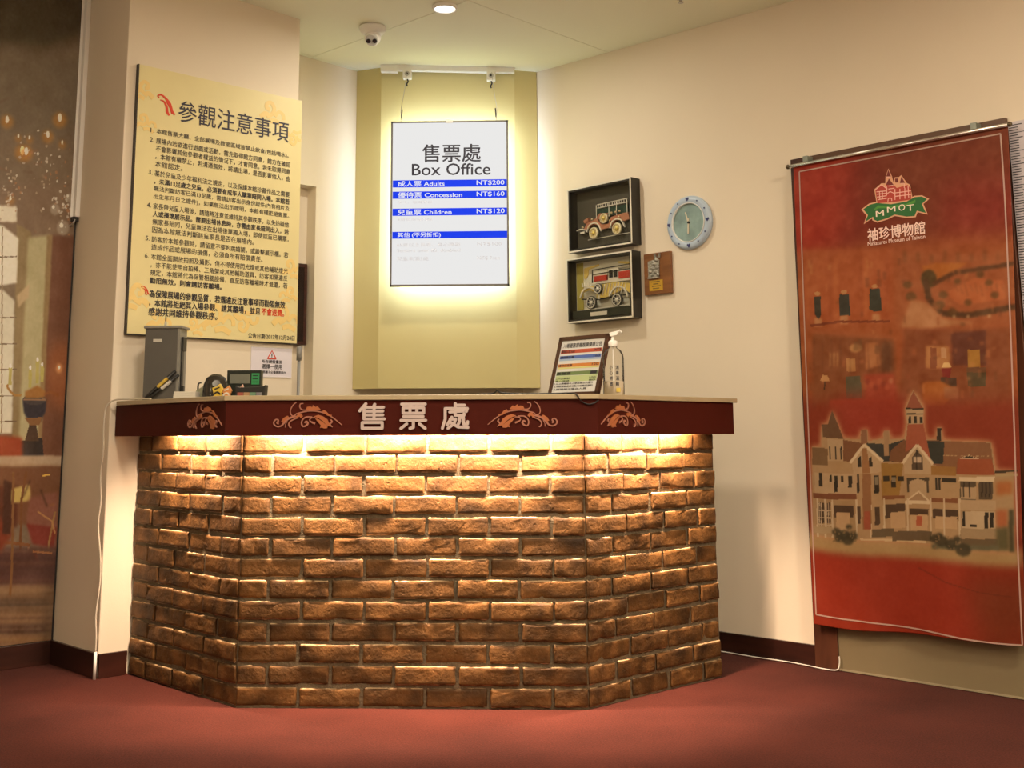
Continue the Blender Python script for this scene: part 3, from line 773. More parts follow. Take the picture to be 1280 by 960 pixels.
for zt_, zb_, tx, xa, xb, pr_ in rows:
    bar = B().box(-.673 + sx, -.055 + sx, -.0093, -.008, zb_, zt_).build('price_bar', blue, sg)
    tt = B().text(tx, xa + sx, xb + sx, zb_ + .004, zt_ - .004, -.0100, bold=.02)
    if pr_: B().text(pr_, -.222 + sx, -.074 + sx, zb_ + .006, zt_ - .005, -.0100, bold=.02).build('price_text', wh, bar)
    tt.build('bar_text', wh, bar)
ft = B()
ft.text('65歲以上長者、身心障礙', -.648 + sx, -.31 + sx, .212, .232, -.0095); ft.text('NT$100', -.22 + sx, -.09 + sx, .212, .232, -.0095)
ft.text('Seniors over 65, disabled', -.648 + sx, -.31 + sx, .180, .200, -.0095); ft.text('兒童未滿3歲', -.648 + sx, -.48 + sx, .136, .158, -.0095); ft.text('NT$ Free', -.22 + sx, -.10 + sx, .136, .158, -.0095)
ft.text('學生、軍警憑證', -.645 + sx, -.46 + sx, .446, .460, -.0095); ft.text('3歲至未滿13歲', -.645 + sx, -.46 + sx, .352, .366, -.0095)
ft.build('small_print', mat('faded_ink', (.35, .35, .40), .6, emit=(.6, .6, .62), estr=.55), sg, label='small faded print')
# wires
for k, (xt, xb_) in enumerate(((-.235, -.262), (.230, .252))):
    wr_ = B().tube(smooth_pts([(xb_, 0, sh - .002), (xb_ + (.004 if k else -.002), -.003, sh + .07), (xb_ + (xt - xb_) * .5, 0, sh + .17), (xt, .0, sh + .275)]), .0016, 6).build('hanging_wire', M_steel, sg)
    B().tube([(xb_, 0, sh + .02), (xb_ - (.006 if k else -.006) * .6, -.001, sh + .07)], .0035, 6).build('wire_clip', M_black, wr_)
tr = thing('lighting_track', 'white track fixed to the ceiling above the hanging sign', 'track', (-.38, 6.20, 0))
B().add(*(lambda b: (b.v, b.f))(B().prism_xy([(-.366, -.018), (.366, -.018), (.366, .018), (-.366, .018)], lambda x, y: ceil_z(x - .38) - .030, lambda x, y: ceil_z(x - .38)))).build('rail', M_white, tr, bevel=.002)
B().prism_xy([(-.375, -.020), (-.28, -.020), (-.28, .020), (-.375, .020)], lambda x, y: ceil_z(x - .38) - .040, lambda x, y: ceil_z(x - .38) - .002).build('end_feed', M_white, tr, bevel=.002)
for k, x in enumerate((-.238, .225)):
    hk = thing('track_adapter', ['left white cube adapter on the ceiling track holding a sign wire', 'right white cube adapter on the ceiling track holding a sign wire'][k], 'adapter', (-.38 + x + .012, 6.185, ceil_z(-.38 + x) - .032), 0, 'wire adapters on the ceiling track')
    B().box(-.024, .024, -.020, .022, -.050, 0).build('housing', M_white, hk, bevel=.004)
    B().tube([(0, -.021, -.024), (0, -.0235, -.024)], .006).build('screw', M_black, hk)
    B().tube([(0, -.022, -.024), (0, -.0215, -.024)], .014, 12).build('boss', mat('grey_plastic', (.45, .45, .45), .5), hk)
    B().tube(smooth_pts([(0, 0, -.050), (.004, 0, -.064), (-.003, 0, -.078), (0, 0, -.09)]), .004, 6).build('hook', M_black, hk)

# ------------------------------------------------------------------ camera dome on the ceiling
cx_, cy_ = -.722, 5.575
cz_ = ceil_z(cx_)
cc = thing('security_camera', 'white turret security camera with two dark lenses on the ceiling', 'camera', (cx_, cy_, cz_))
B().lathe([(.058, 0), (.067, -.004), (.066, -.020), (.055, -.036), (.038, -.042)], n=32).build('mount', M_white, cc, smooth=True)
cb_ = B().ball((0, 0, -.058), .042, 20).build('turret', M_white, cc, smooth=True)
B().tube([(0, -.030, -.078), (0, -.040, -.088)], [.032, .029], 24).build('faceplate', mat('pale_grey_plastic', (.55, .54, .52), .4), cc)
for k in (-1, 1):
    ln = B().tube([(k * .0155, -.038, -.087), (k * .0155, -.0425, -.0915)], .0115, 16).build('lens', M_black, cc)
    B().tube([(k * .0155, -.042, -.0912), (k * .0155, -.0432, -.0924)], .005, 12).build('lens_glass', mat('lens_purple_glass', (.06, .03, .05), .1), ln)
sp = thing('sprinkler_head', 'small metal sprinkler tip on the ceiling near the top edge of the view', 'sprinkler', (.75, 5.10, ceil_z(.75)))
B().lathe([(.03, 0), (.03, -.004), (.008, -.008), (.007, -.022), (.012, -.024), (.012, -.027)], n=16).build('body', M_steel, sp, smooth=True)

# ------------------------------------------------------------------ shadow boxes with metal fire engines
M_gold = mat('old_gold', (.75, .58, .16), .35, .35); M_copper = mat('copper_parts', (.50, .22, .13), .4, .35); M_silver = mat('aged_silver', (.80, .77, .68), .35, .35)
M_olive = mat('dark_olive_backing', (.060, .054, .038), .5); M_green = mat('dark_green_metal', (.03, .07, .05), .4, .5); M_redm = mat('dull_red_metal', (.55, .05, .03), .4, .3)
M_cream_part = mat('cream_wheel', (.78, .70, .46), .45, .1)
G_pane = glass_mat('clear_pane', (.98, .98, .97))
def wheel(parent, cx, cz, r, m, y):
    tyre = mat('dark_tyre', (.05, .05, .045), .5) if m is M_silver else m
    w_ = B().lathe([(r * .78, -.004), (r, -.002), (r, .006), (r * .78, .008), (r * .76, .002)], (cx, y, cz), 'y', 22)
    o = w_.build('wheel', tyre, parent, smooth=False)
    if m is M_silver: B().ribbon([(cx + math.cos(a * .5236) * r * .80, cz + math.sin(a * .5236) * r * .80) for a in range(13)], .004, y - .010, y - .006, 2).build('rim', m, o)
    h = B().lathe([(r * .3, .0), (r * .3, .009), (r * .1, .012)], (cx, y, cz), 'y', 12)
    for k in range(8):
        a = k * math.pi / 4; h.tube([(cx, y - .004, cz), (cx + math.cos(a) * r * .8, y - .004, cz + math.sin(a) * r * .8)], .0018, 5)
    h.build('spokes', M_gold if m is M_cream_part else M_silver, o)
    return o
def shadow_box(name, label, u0, u1, z0, z1, backm):
    W = u1 - u0; H = z1 - z0
    t = thing(name, label, 'shadow box', RW(u0, z0), -45, 'shadow boxes with metal fire engines')
    fw_, D = .016, .070
    f = B().box(0, fw_, -D, 0, 0, H).box(W - fw_, W, -D, 0, 0, H).box(fw_, W - fw_, -D, 0, 0, fw_).box(fw_, W - fw_, -D, 0, H - fw_, H)
    f.build('black_frame', mat('black_frame_paint', (.018, .016, .012), .35), t)
    g = .0075; l = B()
    l.box(0, g, -D - .002, -D + .001, 0, H).box(W - g, W, -D - .002, -D + .001, 0, H).box(0, W, -D - .002, -D + .001, 0, g).box(0, W, -D - .002, -D + .001, H - g, H)
    l.build('silver_edge', M_silver, t)
    B().box(fw_, W - fw_, -.012, -.004, fw_, H - fw_).build('backing', backm, t)
    B().box(fw_, W - fw_, -D + .010, -D + .012, fw_, H - fw_).build('glass_pane', G_pane, t)
    return t, W, H
# upper
t1, W1, H1 = shadow_box('shadow_box', 'upper black shadow box holding a copper fire engine on a dark backing', .435, .865, 1.890, 2.226, M_olive)
v = bpy.data.objects.new('model_fire_engine', None); COL.objects.link(v); v.parent = t1; v['label'] = 'copper and green model fire engine with ladder rack'
Y = -.026
B().prism_xz([(.075, .118), (.098, .150), (.165, .165), (.195, .132), (.245, .128), (.262, .160), (.372, .172), (.385, .135), (.350, .128), (.318, .142), (.288, .136), (.262, .108), (.198, .104), (.172, .130), (.140, .140), (.108, .118)][::-1], Y - .006, Y + .006).prism_xz([(.150, .165), (.235, .15), (.24, .185), (.185, .19)], Y - .004, Y + .004).build('body', M_copper, v)
for cx in (.147, .305):
    pass
fe = B()
for cx, cz in ((.147, .098), (.303, .098)):
    fe.ribbon([(cx - .045, cz + .005), (cx - .03, cz + .036), (cx, cz + .046), (cx + .03, cz + .036), (cx + .052, cz - .002)], .006, Y - .012, Y - .002, 4)
fe.ribbon([(.03, .118), (.06, .122), (.10, .112)], .006, Y - .012, Y, 3); fe.box(.055, .085, Y - .01, Y, .098, .108)
fe.build('fenders', M_silver, v)
wheel(v, .147, .092, .030, M_cream_part, Y - .006); wheel(v, .303, .095, .030, M_cream_part, Y - .006); wheel(v, .222, .158, .026, M_cream_part, Y - .012)
B().box(.160, .372, Y - .002, Y + .006, .172, .212).prism_xz([(.155, .19), (.21, .19), (.20, .225), (.165, .222)], Y - .003, Y + .003).build('equipment_rack', M_green, v)
ld = B().tube([(.175, Y - .008, .236), (.375, Y - .008, .240)], .0028, 6).tube([(.175, Y - .008, .218), (.375, Y - .008, .222)], .0028, 6)
for k in range(13): ld.tube([(.182 + k * .0155, Y - .008, .218), (.182 + k * .0155, Y - .008, .238)], .0016, 5)
for x in (.165, .25, .30, .37): ld.tube([(x, Y - .006, .165), (x, Y - .006, .236)], .002, 5)
ld.build('ladder', M_silver, v)
lm = B()
for x, z in ((.115, .125), (.075, .13), (.26, .142), (.30, .18), (.272, .18), (.325, .182), (.32, .152), (.14, .165)): lm.ball((x, Y - .012, z), .006, 8)
lm.build('lamps', mat('amber_cream', (.65, .5, .28), .3), v)
B().tube([(.10, Y, .062), (.40, Y, .066)], .002, 6).build('stand_rod', M_silver, v)
B().tube([(.085, Y - .004, .158), (.115, Y - .004, .168)], .012, 10).build('hose_reel', M_copper, v)
# lower
M_pale = mat('pale_grey_backing', (.72, .70, .58), .5)
t2, W2, H2 = shadow_box('shadow_box', 'lower black shadow box holding a gold and red fire engine on a pale backing', .420, .858, 1.524, 1.858, M_pale)
ins = B().box(.020, .066, -.0145, -.011, .07, .315).build('backing_margin', mat('yellow_mat_board', (.42, .36, .07), .5), t2)
cn = B()
for s_, x in ((1, .075), (-1, .405)):
    cn.prism_xz([(x, .285), (x + s_ * .10, .297), (x + s_ * .10, .288), (x + s_ * .03, .275), (x + s_ * .025, .245), (x + s_ * .008, .225), (x - s_ * .004, .235)], -.0155, -.012)
cn.build('gold_corner', M_gold, t2)
B().box(.021, .417, -.050, -.0115, .021, .062).build('dark_plinth', mat('dark_green_plinth', (.022, .026, .014), .5), t2)
B().box(.145, .255, -.054, -.050, .028, .048).build('nameplate', M_silver, t2)
v = bpy.data.objects.new('model_fire_engine', None); COL.objects.link(v); v.parent = t2; v['label'] = 'gold model fire engine with red and white cabin'
Y = -.036
B().prism_xz([(.075, .125), (.078, .155), (.13, .165), (.17, .15), (.18, .118), (.24, .118), (.30, .135), (.36, .15), (.40, .125), (.40, .175), (.30, .19), (.17, .185), (.12, .185), (.07, .165)][::-1], Y - .004, Y + .006).build('body', M_gold, v)
sb = B()
for k in range(9): sb.tube([(.20 + k * .02, Y - .006, .13), (.215 + k * .02, Y - .006, .185)], .0025, 5)
sb.ribbon([(.07, .13), (.09, .165), (.135, .178), (.185, .15), (.20, .112)], .008, Y - .012, Y - .003, 4); sb.ribbon([(.265, .12), (.295, .155), (.33, .165), (.37, .145), (.385, .11)], .008, Y - .012, Y - .003, 4)
for k in range(5): sb.tube([(.085 + k * .014, Y - .004, .185), (.08 + k * .014, Y - .004, .205)], .003, 5)
sb.build('fenders', M_silver, v)
wheel(v, .147, .098, .034, M_silver, Y - .008); wheel(v, .318, .098, .034, M_silver, Y - .008); wheel(v, .198, .165, .028, M_silver, Y - .013)
B().box(.160, .245, Y - .004, Y + .006, .205, .232).box(.325, .405, Y - .004, Y + .006, .205, .24).build('red_panel', M_redm, v)
B().box(.152, .410, Y, Y + .008, .192, .204).box(.155, .25, Y - .001, Y + .007, .232, .256).box(.255, .32, Y, Y + .007, .204, .262).build('cabin', M_silver, v)
B().box(.262, .285, Y - .003, Y + .001, .215, .252).box(.292, .314, Y - .003, Y + .001, .215, .252).build('window', M_black, v)
rk = B().ribbon([(.075, .122), (.18, .112), (.26, .115), (.40, .122)], .006, Y - .005, Y, 2).ribbon([(.15, .20), (.152, .265), (.41, .272), (.412, .21)], .004, Y - .006, Y, 1); rk.ribbon([(.152, .242), (.41, .248)], .003, Y - .007, Y, 1); rk.build('rack', M_black, v)
B().tube([(.09, Y - .01, .062), (.395, Y - .01, .068)], .003, 6).build('stand_rod', M_silver, v)

# wall clock
ck = thing('wall_clock', 'round pale grey-blue wall clock with a wide rim of small blue hour marks', 'clock', RW(1.172, 1.959), -45)
Rk = .131
B().lathe([(Rk * .97, 0), (Rk, .010), (Rk * .985, .018), (Rk * .90, .024), (Rk * .76, .026), (Rk * .715, .018), (Rk * .70, .012)], (0, 0, 0), 'y', 48, caps=False).build('rim', mat('grey_blue_glaze', alb(160, 166, 166), .35), ck, smooth=True)
B().lathe([(Rk * .71, .0105), (Rk * .71, .0175)], (0, 0, 0), 'y', 40).build('dial', mat('pale_teal_dial', (.25, .36, .355), .6, var=.3, vscale=14, spec=.2), ck)
B().lathe([(Rk * .735, .020), (Rk * .74, .0275), (Rk * .705, .0275), (Rk * .70, .014)], (0, 0, 0), 'y', 40, caps=False).build('dial_ring', mat('white_glaze', (.72, .74, .74), .2), ck, smooth=True)
mk = B()
for k in range(12):
    a = math.pi / 2 - k * math.pi / 6; rr = Rk * .86; x, z_ = rr * math.cos(a), rr * math.sin(a)
    if k % 3 == 0:
        mk.prism_xz([(x, z_ - .010), (x - .009, z_ + .003), (x - .006, z_ + .009), (x, z_ + .005), (x + .006, z_ + .009), (x + .009, z_ + .003)][::-1], -.0275, -.022)
    else: mk.lathe([(.0038, .022), (.0038, .0272)], (x, 0, z_), 'y', 8)
mk.build('hour_marks', mat('navy_mark', (.03, .04, .16), .5), ck, label='navy hearts at the quarters and dots between')
B().ribbon([(0, -.01), (-.018, .052)], .006, -.020, -.0175, 2).build('hour_hand', mat('cream_hand', (.68, .62, .48), .5), ck)
B().ribbon([(-.004, -.055), (0, .02)], .007, -.022, -.0198, 2).build('minute_hand', mat('cream_hand'), ck)
B().lathe([(.006, .017), (.006, .024)], (0, 0, 0), 'y', 12).build('hub', M_black, ck)

# plaque
pq = thing('award_plaque', 'small wooden plaque with a pewter relief above a brass plate', 'plaque', RW(.892, 1.631), -45)
B().box(0, .163, -.020, 0, 0, .205).build('board', wood_mat('orange_brown_wood', (.16, .055, .015), (.26, .10, .03), .35, (2, 2, 14)), pq, bevel=.003)
pr_ = B().prism_xz([(.03, .082), (.095, .085), (.10, .168), (.078, .172), (.03, .165)], -.026, -.019)
pr_.ribbon([(.075, .178), (.073, .198), (.080, .180)], .007, -.028, -.020, 3); pr_.ribbon([(.095, .180), (.103, .198), (.100, .178)], .007, -.028, -.020, 3)
pr_.build('pewter_block', mat('pewter', (.36, .35, .31), .4, .7, bump=.6, bscale=120), pq)
rl = B()
for x, z_, r in ((.083, .168, .013), (.072, .148, .014), (.086, .132, .012), (.062, .128, .011), (.045, .112, .010), (.078, .108, .012), (.09, .095, .010), (.055, .095, .009), (.068, .16, .007)): rl.lathe([(r, .024), (r * .9, .028), (r * .5, .032), (r * .1, .034)], (x, 0, z_), 'y', 10)
rl.box(.03, .097, -.031, -.020, .078, .086); rl.build('relief', mat('pewter'), pq, label='raised pewter relief figure')
B().box(.033, .115, -.0225, -.019, .018, .070).build('brass_plate', mat('brass_plate', (.62, .38, .05), .35, .5), pq)
pl = B()
for k, (a, b_) in enumerate(((.045, .100), (.058, .09), (.05, .105), (.055, .095))):
    z_ = .060 - k * .011
    for q in range(9):
        x = a + (b_ - a) * q / 9; pl.box(x, x + (b_ - a) / 13, -.0232, -.0224, z_, z_ + .004)
pl.build('engraving', M_ink, pq, label='rows of tiny engraved text')

# ------------------------------------------------------------------ things on the counter
TOP = 1.1027
pf = thing('price_stand', 'dark wood framed colour-banded price list leaning back on the counter', 'price list', (.2165, 4.765, TOP), -45)
Wf, Hf = .272, .262
tilt = math.radians(-18)
fb = B(); e = .017
fb.box(-Wf / 2, -Wf / 2 + e, -.014, .002, 0, Hf).box(Wf / 2 - e, Wf / 2, -.014, .002, 0, Hf).box(-Wf / 2, Wf / 2, -.014, .002, 0, e).box(-Wf / 2, Wf / 2, -.014, .002, Hf - e, Hf)
def T(b): return b.warp(lambda x, y, z: (x, y * math.cos(tilt) - z * math.sin(tilt), y * math.sin(tilt) + z * math.cos(tilt) + .005))
T(fb).build('frame', wood_mat('walnut_frame', (.05, .022, .014), (.10, .045, .028), .3), pf)
T(B().box(-Wf / 2 + e, Wf / 2 - e, -.010, .001, e, Hf - e)).build('sheet', mat('sheet_white', alb(190, 180, 162), .5), pf)
T(B().add([(-.02, .002, .17), (.02, .002, .17), (.02, .10, .035), (-.02, .10, .035), (-.02, .006, .17), (.02, .006, .17), (.02, .104, .035), (-.02, .104, .035)], [(0, 1, 2, 3), (7, 6, 5, 4), (0, 4, 5, 1), (1, 5, 6, 2), (2, 6, 7, 3), (3, 7, 4, 0)])).build('prop', M_black, pf)
bands = [(.188, .204, (190, 80, 50)), (.164, .178, (85, 105, 160)), (.156, .163, (165, 180, 195)), (.128, .142, (215, 130, 55)), (.120, .127, (220, 205, 120)), (.092, .108, (115, 130, 75)), (.064, .090, (190, 195, 130))]
for z0, z1, c in bands: T(B().box(-Wf / 2 + e + .006, Wf / 2 - e - .006, -.0105, -.009, z0, z1)).build('colour_band', mat('band_%d_%d' % (c[0], c[2]), tuple(v * .72 for v in alb(*c)), .5), pf)
tx = B(); xl = -Wf / 2 + e
tx.text('入場優惠票種推廣優惠公告', xl + .012, -xl - .012, .212, .232, -.0112, bold=.01)
for z0, z1, s1, s2 in ((.190, .202, '優待成人票 Adult', 'NT$'), (.166, .176, '優待學生票', '160'), (.130, .140, '優待兒童票', '120'), (.094, .106, '團體票', '-'), (.074, .082, '二十人以上團體適用', '100'), (.0645, .071, '身心障礙', '80')):
    tx.text(s1, xl + .010, xl + .085, z0, z1, -.0112, bold=.02); tx.text(s2, -xl - .045, -xl - .012, z0, z1, -.0112, bold=.02)
for z0, n_ in ((.052, '1.以上票種限本人使用需出示證件'), (.040, '2.本館保留優惠活動內容變更權利'), (.028, '3.詳情請洽櫃台人員')): tx.text(n_, xl + .008, -xl - .02 - (.03 if n_[0] == '3' else 0), z0, z0 + .008, -.0112, bold=.02)
T(tx).build('printed_text', M_ink, pf)

bo = thing('sanitizer_bottle', 'clear pump bottle of sanitizer with black characters beside the price list', 'bottle', (.366, 4.60, TOP))
G_bot = glass_mat('clear_plastic', (.965, .955, .94), rough=.15)
B().lathe([(.038, 0), (.041, .004), (.041, .15), (.039, .165), (.030, .182), (.016, .190), (.0155, .200)], n=28).build('body', G_bot, bo, smooth=True)
B().lathe([(.0375, .004), (.0385, .006), (.0385, .06), (.001, .0605)], n=24).build('liquid', mat('pale_gel', (.66, .58, .46), .3, spec=.3), bo, smooth=True)
B().lathe([(.017, .197), (.018, .199), (.018, .215), (.012, .220), (.006, .222), (.006, .238)], n=20).build('collar', M_white, bo, smooth=True)
B().add([(-.010, -.012, .236), (-.010, .012, .236), (.016, .012, .240), (.016, -.012, .240), (-.014, -.012, .250), (-.014, .012, .250), (.020, .010, .258), (.020, -.010, .258)], [(0, 3, 2, 1), (4, 5, 6, 7), (0, 1, 5, 4), (1, 2, 6, 5), (2, 3, 7, 6), (3, 0, 4, 7)]).tube([(.010, 0, .246), (.028, -.004, .258), (.034, -.006, .250)], .005, 8).build('pump_head', M_white, bo, bevel=.002)
B().tube([(0, 0, .20), (0, 0, .02)], .003, 6).build('dip_tube', M_white, bo)
bl_ = B()
for col_, s_ in ((-.014, '小心輕放'), (.010, '消毒酒精')):
    for k, ch in enumerate(s_): bl_.text(ch, col_ - .005, col_ + .007, .112 - k * .021 - .007, .112 - k * .021 + .008, -.0422, bold=.03)
bl_.build('characters', M_ink, bo, label='two columns of black characters')
B().box(.006, .022, -.0424, -.0415, .018, .034).build('sticker', mat('yellow_sticker', (.6, .45, .08), .5), bo, label='small yellow sticker')

# grey metal box
gb = thing('metal_box', 'tall grey metal box with a flat lid at the left end of the counter', 'box', (-1.482, 4.83, TOP))
M_gm = mat('grey_hammered_steel', (.105, .10, .092), .45, .3, bump=.05, bscale=200); M_gl = mat('light_grey_lid', (.24, .235, .215), .4, .2)
B().box(-.068, .068, -.05, .05, 0, .295).build('body', M_gm, gb, bevel=.002)
B().box(.0682, .078, -.05, .05, 0, .295).build('side_flange', M_gl, gb)
B().box(-.074, .088, -.055, .055, .2952, .307).build('lid', M_gl, gb, bevel=.003)
B().box(-.033, .004, -.0525, -.0505, .240, .252).build('nameplate', mat('silver_label', (.5, .49, .44), .4), gb)
lt = B().box(.0785, .088, -.03, .02, .205, .262).box(.0785, .084, -.028, .0, .03, .205).box(.0785, .094, -.03, -.01, .03, .06)
lt.build('latch', M_black, gb, bevel=.002)
B().tube([(0, 0, .307), (0, 0, .330)], [.006, .004], 10).build('ferrule', M_steel, gb)
B().tube([(0, 0, .325), (0, 0, .400)], .0028, 8).build('rod', M_black, gb)
# pens
for k, (dx, c_, lb) in enumerate(((0, M_black, 'black pen with a gold label leaning on the grey metal box'), (.018, M_black, 'second black pen with a pale stripe leaning beside the gold labelled pen'))):
    p0 = Vector((-1.537 + dx, 4.762, TOP + .006)); p1 = Vector((-1.415 + dx * .8, 4.774, TOP + .120 - k * .016))
    pn = thing('pen', lb, 'pen', p0, 0, 'pens leaning on the grey box')
    d = p1 - p0
    B().tube([(0, 0, 0), d * .1, d], [.003, .0065, .0065], 10).build('barrel', M_black, pn, smooth=True)
    B().tube([d * .42, d * .74], .0072, 10).build('label_band', mat('gold_band', (.55, .38, .06), .4) if k == 0 else mat('silver_band', (.55, .53, .5), .4), pn)
wb = thing('paper_stack', 'low white stack of leaflets beside the grey metal box', 'leaflets', (-1.345, 4.70, TOP))
for k in range(4): B().box(-.043 + k * .001, .047, -.04, .03, k * .008, k * .008 + .0075).build('leaflet_bundle', mat('white_paper', (.62, .59, .52), .6), wb)
td = thing('tape_dispenser', 'small pale green tape dispenser with a dark hook', 'dispenser', (-1.30, 4.80, TOP))
B().prism_xz([(-.03, 0), (.05, 0), (.05, .045), (.035, .062), (.0, .058), (-.03, .04)], -.02, .02).build('body', mat('pale_olive_plastic', (.30, .30, .20), .45), td, bevel=.003)
B().ribbon([(-.026, .03), (-.026, .066), (-.014, .072)], .005, -.005, .005, 3).build('hook', M_black, td)
B().tube([(.022, -.016, .055), (.022, .016, .055)], .022, 20).build('tape_roll', mat('yellow_tape', (.55, .52, .30), .4), td)
# black rounded device
dv = thing('card_reader', 'black rounded desk device with a domed shell on the counter', 'device', (-1.232, 4.72, TOP))
B().lathe([(.060, 0), (.062, .02), (.058, .06), (.045, .088), (.02, .102), (.001, .104)], n=24, sx=.86, sy=.7).build('shell', mat('glossy_black_shell', (.03, .026, .02), .15), dv, smooth=True)
B().lathe([(.062, 0), (.064, .006), (.060, .012)], n=24, sx=1.0, sy=.8).build('base', M_black, dv, smooth=True)
B().tube([(.012, -.042, .060), (.014, -.047, .062)], .016, 14).build('lens', mat('dark_grey_gloss', (.06, .06, .055), .1), dv)
# green display behind
cr = thing('customer_display', 'black box with a grey panel and a green lit readout', 'display', (-1.15, 4.86, TOP))
B().box(-.068, .075, -.02, .02, 0, .125).build('case', mat('dark_green_black', (.012, .018, .013), .35), cr, bevel=.003)
B().box(-.055, .03, -.0225, -.0205, .070, .108).build('panel', mat('grey_panel', (.16, .17, .14), .3), cr)
B().box(.036, .068, -.0225, -.0205, .066, .112).build('readout', mat('green_readout', (.02, .10, .04), .3, emit=(.02, .35, .08), estr=.35), cr)
cl_ = B()
for k in range(3): cl_.box(.040, .064, -.0235, -.0225, .074 + k * .013, .078 + k * .013)
cl_.build('readout_lines', M_black, cr)
# candy coloured figurines -> small packets
cols = [('yellow and black striped packet in front of the dark shell', -1.205, 4.648, (.60, .42, .05)), ('orange and white wrapped packet beside the striped packet', -1.168, 4.65, (.60, .25, .08)), ('small pink and white wrapped packet by the black tray', -1.112, 4.655, (.55, .32, .25))]
for k, (lb, x, y, c) in enumerate(cols):
    pk = thing('candy_packet', lb, 'candy', (x, y, TOP), 0, 'wrapped candies on the counter')
    h_ = (.062, .055, .060)[k]; w_ = (.020, .017, .011)[k]
    B().prism_xz([(-w_, .0), (w_, .0), (w_ * .8, h_ * .35), (w_ * 1.25, h_ * .6), (w_ * .5, h_), (-w_ * .2, h_ * .8), (-w_ * 1.1, h_ * .72), (-w_ * .7, h_ * .3)], -.009, .009).build('wrapper', mat('wrap_%d' % k, c, .35), pk, bevel=.003)
    B().ribbon([(-w_ * .8, h_ * .25), (0, h_ * .45), (w_ * .7, h_ * .3)], .006, -.0115, -.008, 3).ribbon([(-w_ * .5, h_ * .62), (w_ * .5, h_ * .75)], .005, -.0115, -.008, 2).build('stripe', [M_black, mat('white_paper'), mat('white_paper')][k], pk)
tray = thing('desk_tray', 'low black tray with a multicoloured front strip near the green readout', 'tray', (-1.072, 4.66, TOP))
B().prism_xz([(-.058, 0), (.058, 0), (.062, .056), (.052, .050), (-.040, .046), (-.060, .054)], -.025, .025).build('body', M_black, tray, bevel=.003)
for k, c in enumerate(((.30, .07, .05), (.36, .22, .12), (.12, .25, .16), (.18, .18, .2))): B().box(-.050 + k * .025, -.027 + k * .025, -.0275, -.0255, .008, .026).build('strip', mat('strip_%d' % k, c, .4), tray)

# ------------------------------------------------------------------ cables and conduit on the left
cdp = LW(0)
tag(B().tube([(cdp[0] - .003, cdp[1] - .021, 0.0), (cdp[0] - .003, cdp[1] - .021, .105)], .0065, 8).build('conduit', M_white, smooth=True), 'short white conduit on the baseboard at the pillar corner', 'conduit')
pts = [(-1.50, 4.735, 1.109), (-1.60, 4.80, 1.110), (-1.665, 4.82, 1.109), (-1.700, 4.832, 1.098), (-1.722, 4.838, 1.07), (-1.727, 4.842, .99), (-1.722, 4.838, .90), (-1.729, 4.840, .80), (-1.722, 4.838, .70), (-1.729, 4.842, .60), (-1.713, 4.838, .48), (-1.709, 4.838, .38), (-1.719, 4.838, .25), (-1.714, 4.838, .17), (-1.713, 4.838, .106)]
tag(B().tube(smooth_pts(pts), .0034, 7).build('power_cord', mat('cream_cord', (.62, .57, .47), .5), smooth=True), 'cream cord running from the counter top down the pillar corner', 'cable')
pts = [RW(.95, .006, .035), RW(1.25, .006, .026), RW(1.45, .006, .030), RW(1.60, .006, .022), RW(1.70, .006, .030), RW(1.78, .006, .046), RW(1.845, .006, .034), RW(1.856, .03, .026), RW(1.857, .06, .026)]
tag(B().tube(smooth_pts(pts), .0027, 7).build('power_cord', mat('white_cord', (.72, .68, .62), .5), smooth=True), 'white cable on the carpet along the baseboard below the banner', 'cable')

# ------------------------------------------------------------------ display case behind banner
fc = thing('display_case', 'dark wood framed display panel on the right wall behind the banner', 'display case', RW(1.742), -45)
M_fw = wood_mat('red_brown_wood', (.030, .010, .007), (.10, .035, .018), .3, (6, 6, 1.2))
B().box(0, .107, -.022, 0, .0, 2.166).build('post', M_fw, fc, bevel=.002)
B().box(.884, .954, -.024, 0, .0, 2.064).build('right_post', M_fw, fc, bevel=.002)
B().box(.107, .954, -.022, 0, 2.065, 2.166).build('top_rail', mat('brown_rail', (.10, .045, .02), .4), fc, bevel=.002)
B().box(.107, .884, -.012, 0, .003, 2.065).build('panel', mat('beige_laminate_panel', (.20, .158, .088), .5, var=.06, vscale=3), fc)  # beige darkened to hold the banner's shade
B().box(.107, .884, -.016, -.012, .003, .010).build('bottom_bead', mat('pale_bead', (.30, .25, .16), .5), fc)
# ruler board
rb = thing('height_chart', 'pale lilac height chart board with black ruler ticks at the right edge of the view', 'height chart', RW(2.700), -45)
B().box(.002, .62, -.016, -.001, .012, 2.145).build('board', mat('lilac_grey_board', alb(176, 160, 150), .5, var=.10, vscale=4), rb)
tk = B()
for k in range(215):
    z_ = 2.130 - k * .0103
    if z_ < .05: break
    L_ = .034 if k % 5 else .05
    tk.box(.004, .004 + L_, -.0172, -.016, z_, z_ + .003)
    if k % 10 == 3: tk.box(.004, .60, -.0171, -.016, z_, z_ + .0022)
tk.build('ruler_ticks', M_ink, rb)
cb2 = B()
for (x, z_, r) in ((.18, 1.78, .07), (.25, 1.75, .06), (.30, 1.79, .05), (.15, 1.35, .06), (.22, 1.33, .05), (.4, 1.5, .07)): cb2.lathe([(r, .0162), (r, .0168)], (x, 0, z_), 'y', 20)
cb2.build('cloud_print', mat('pale_cloud', alb(215, 205, 190), .5), rb)

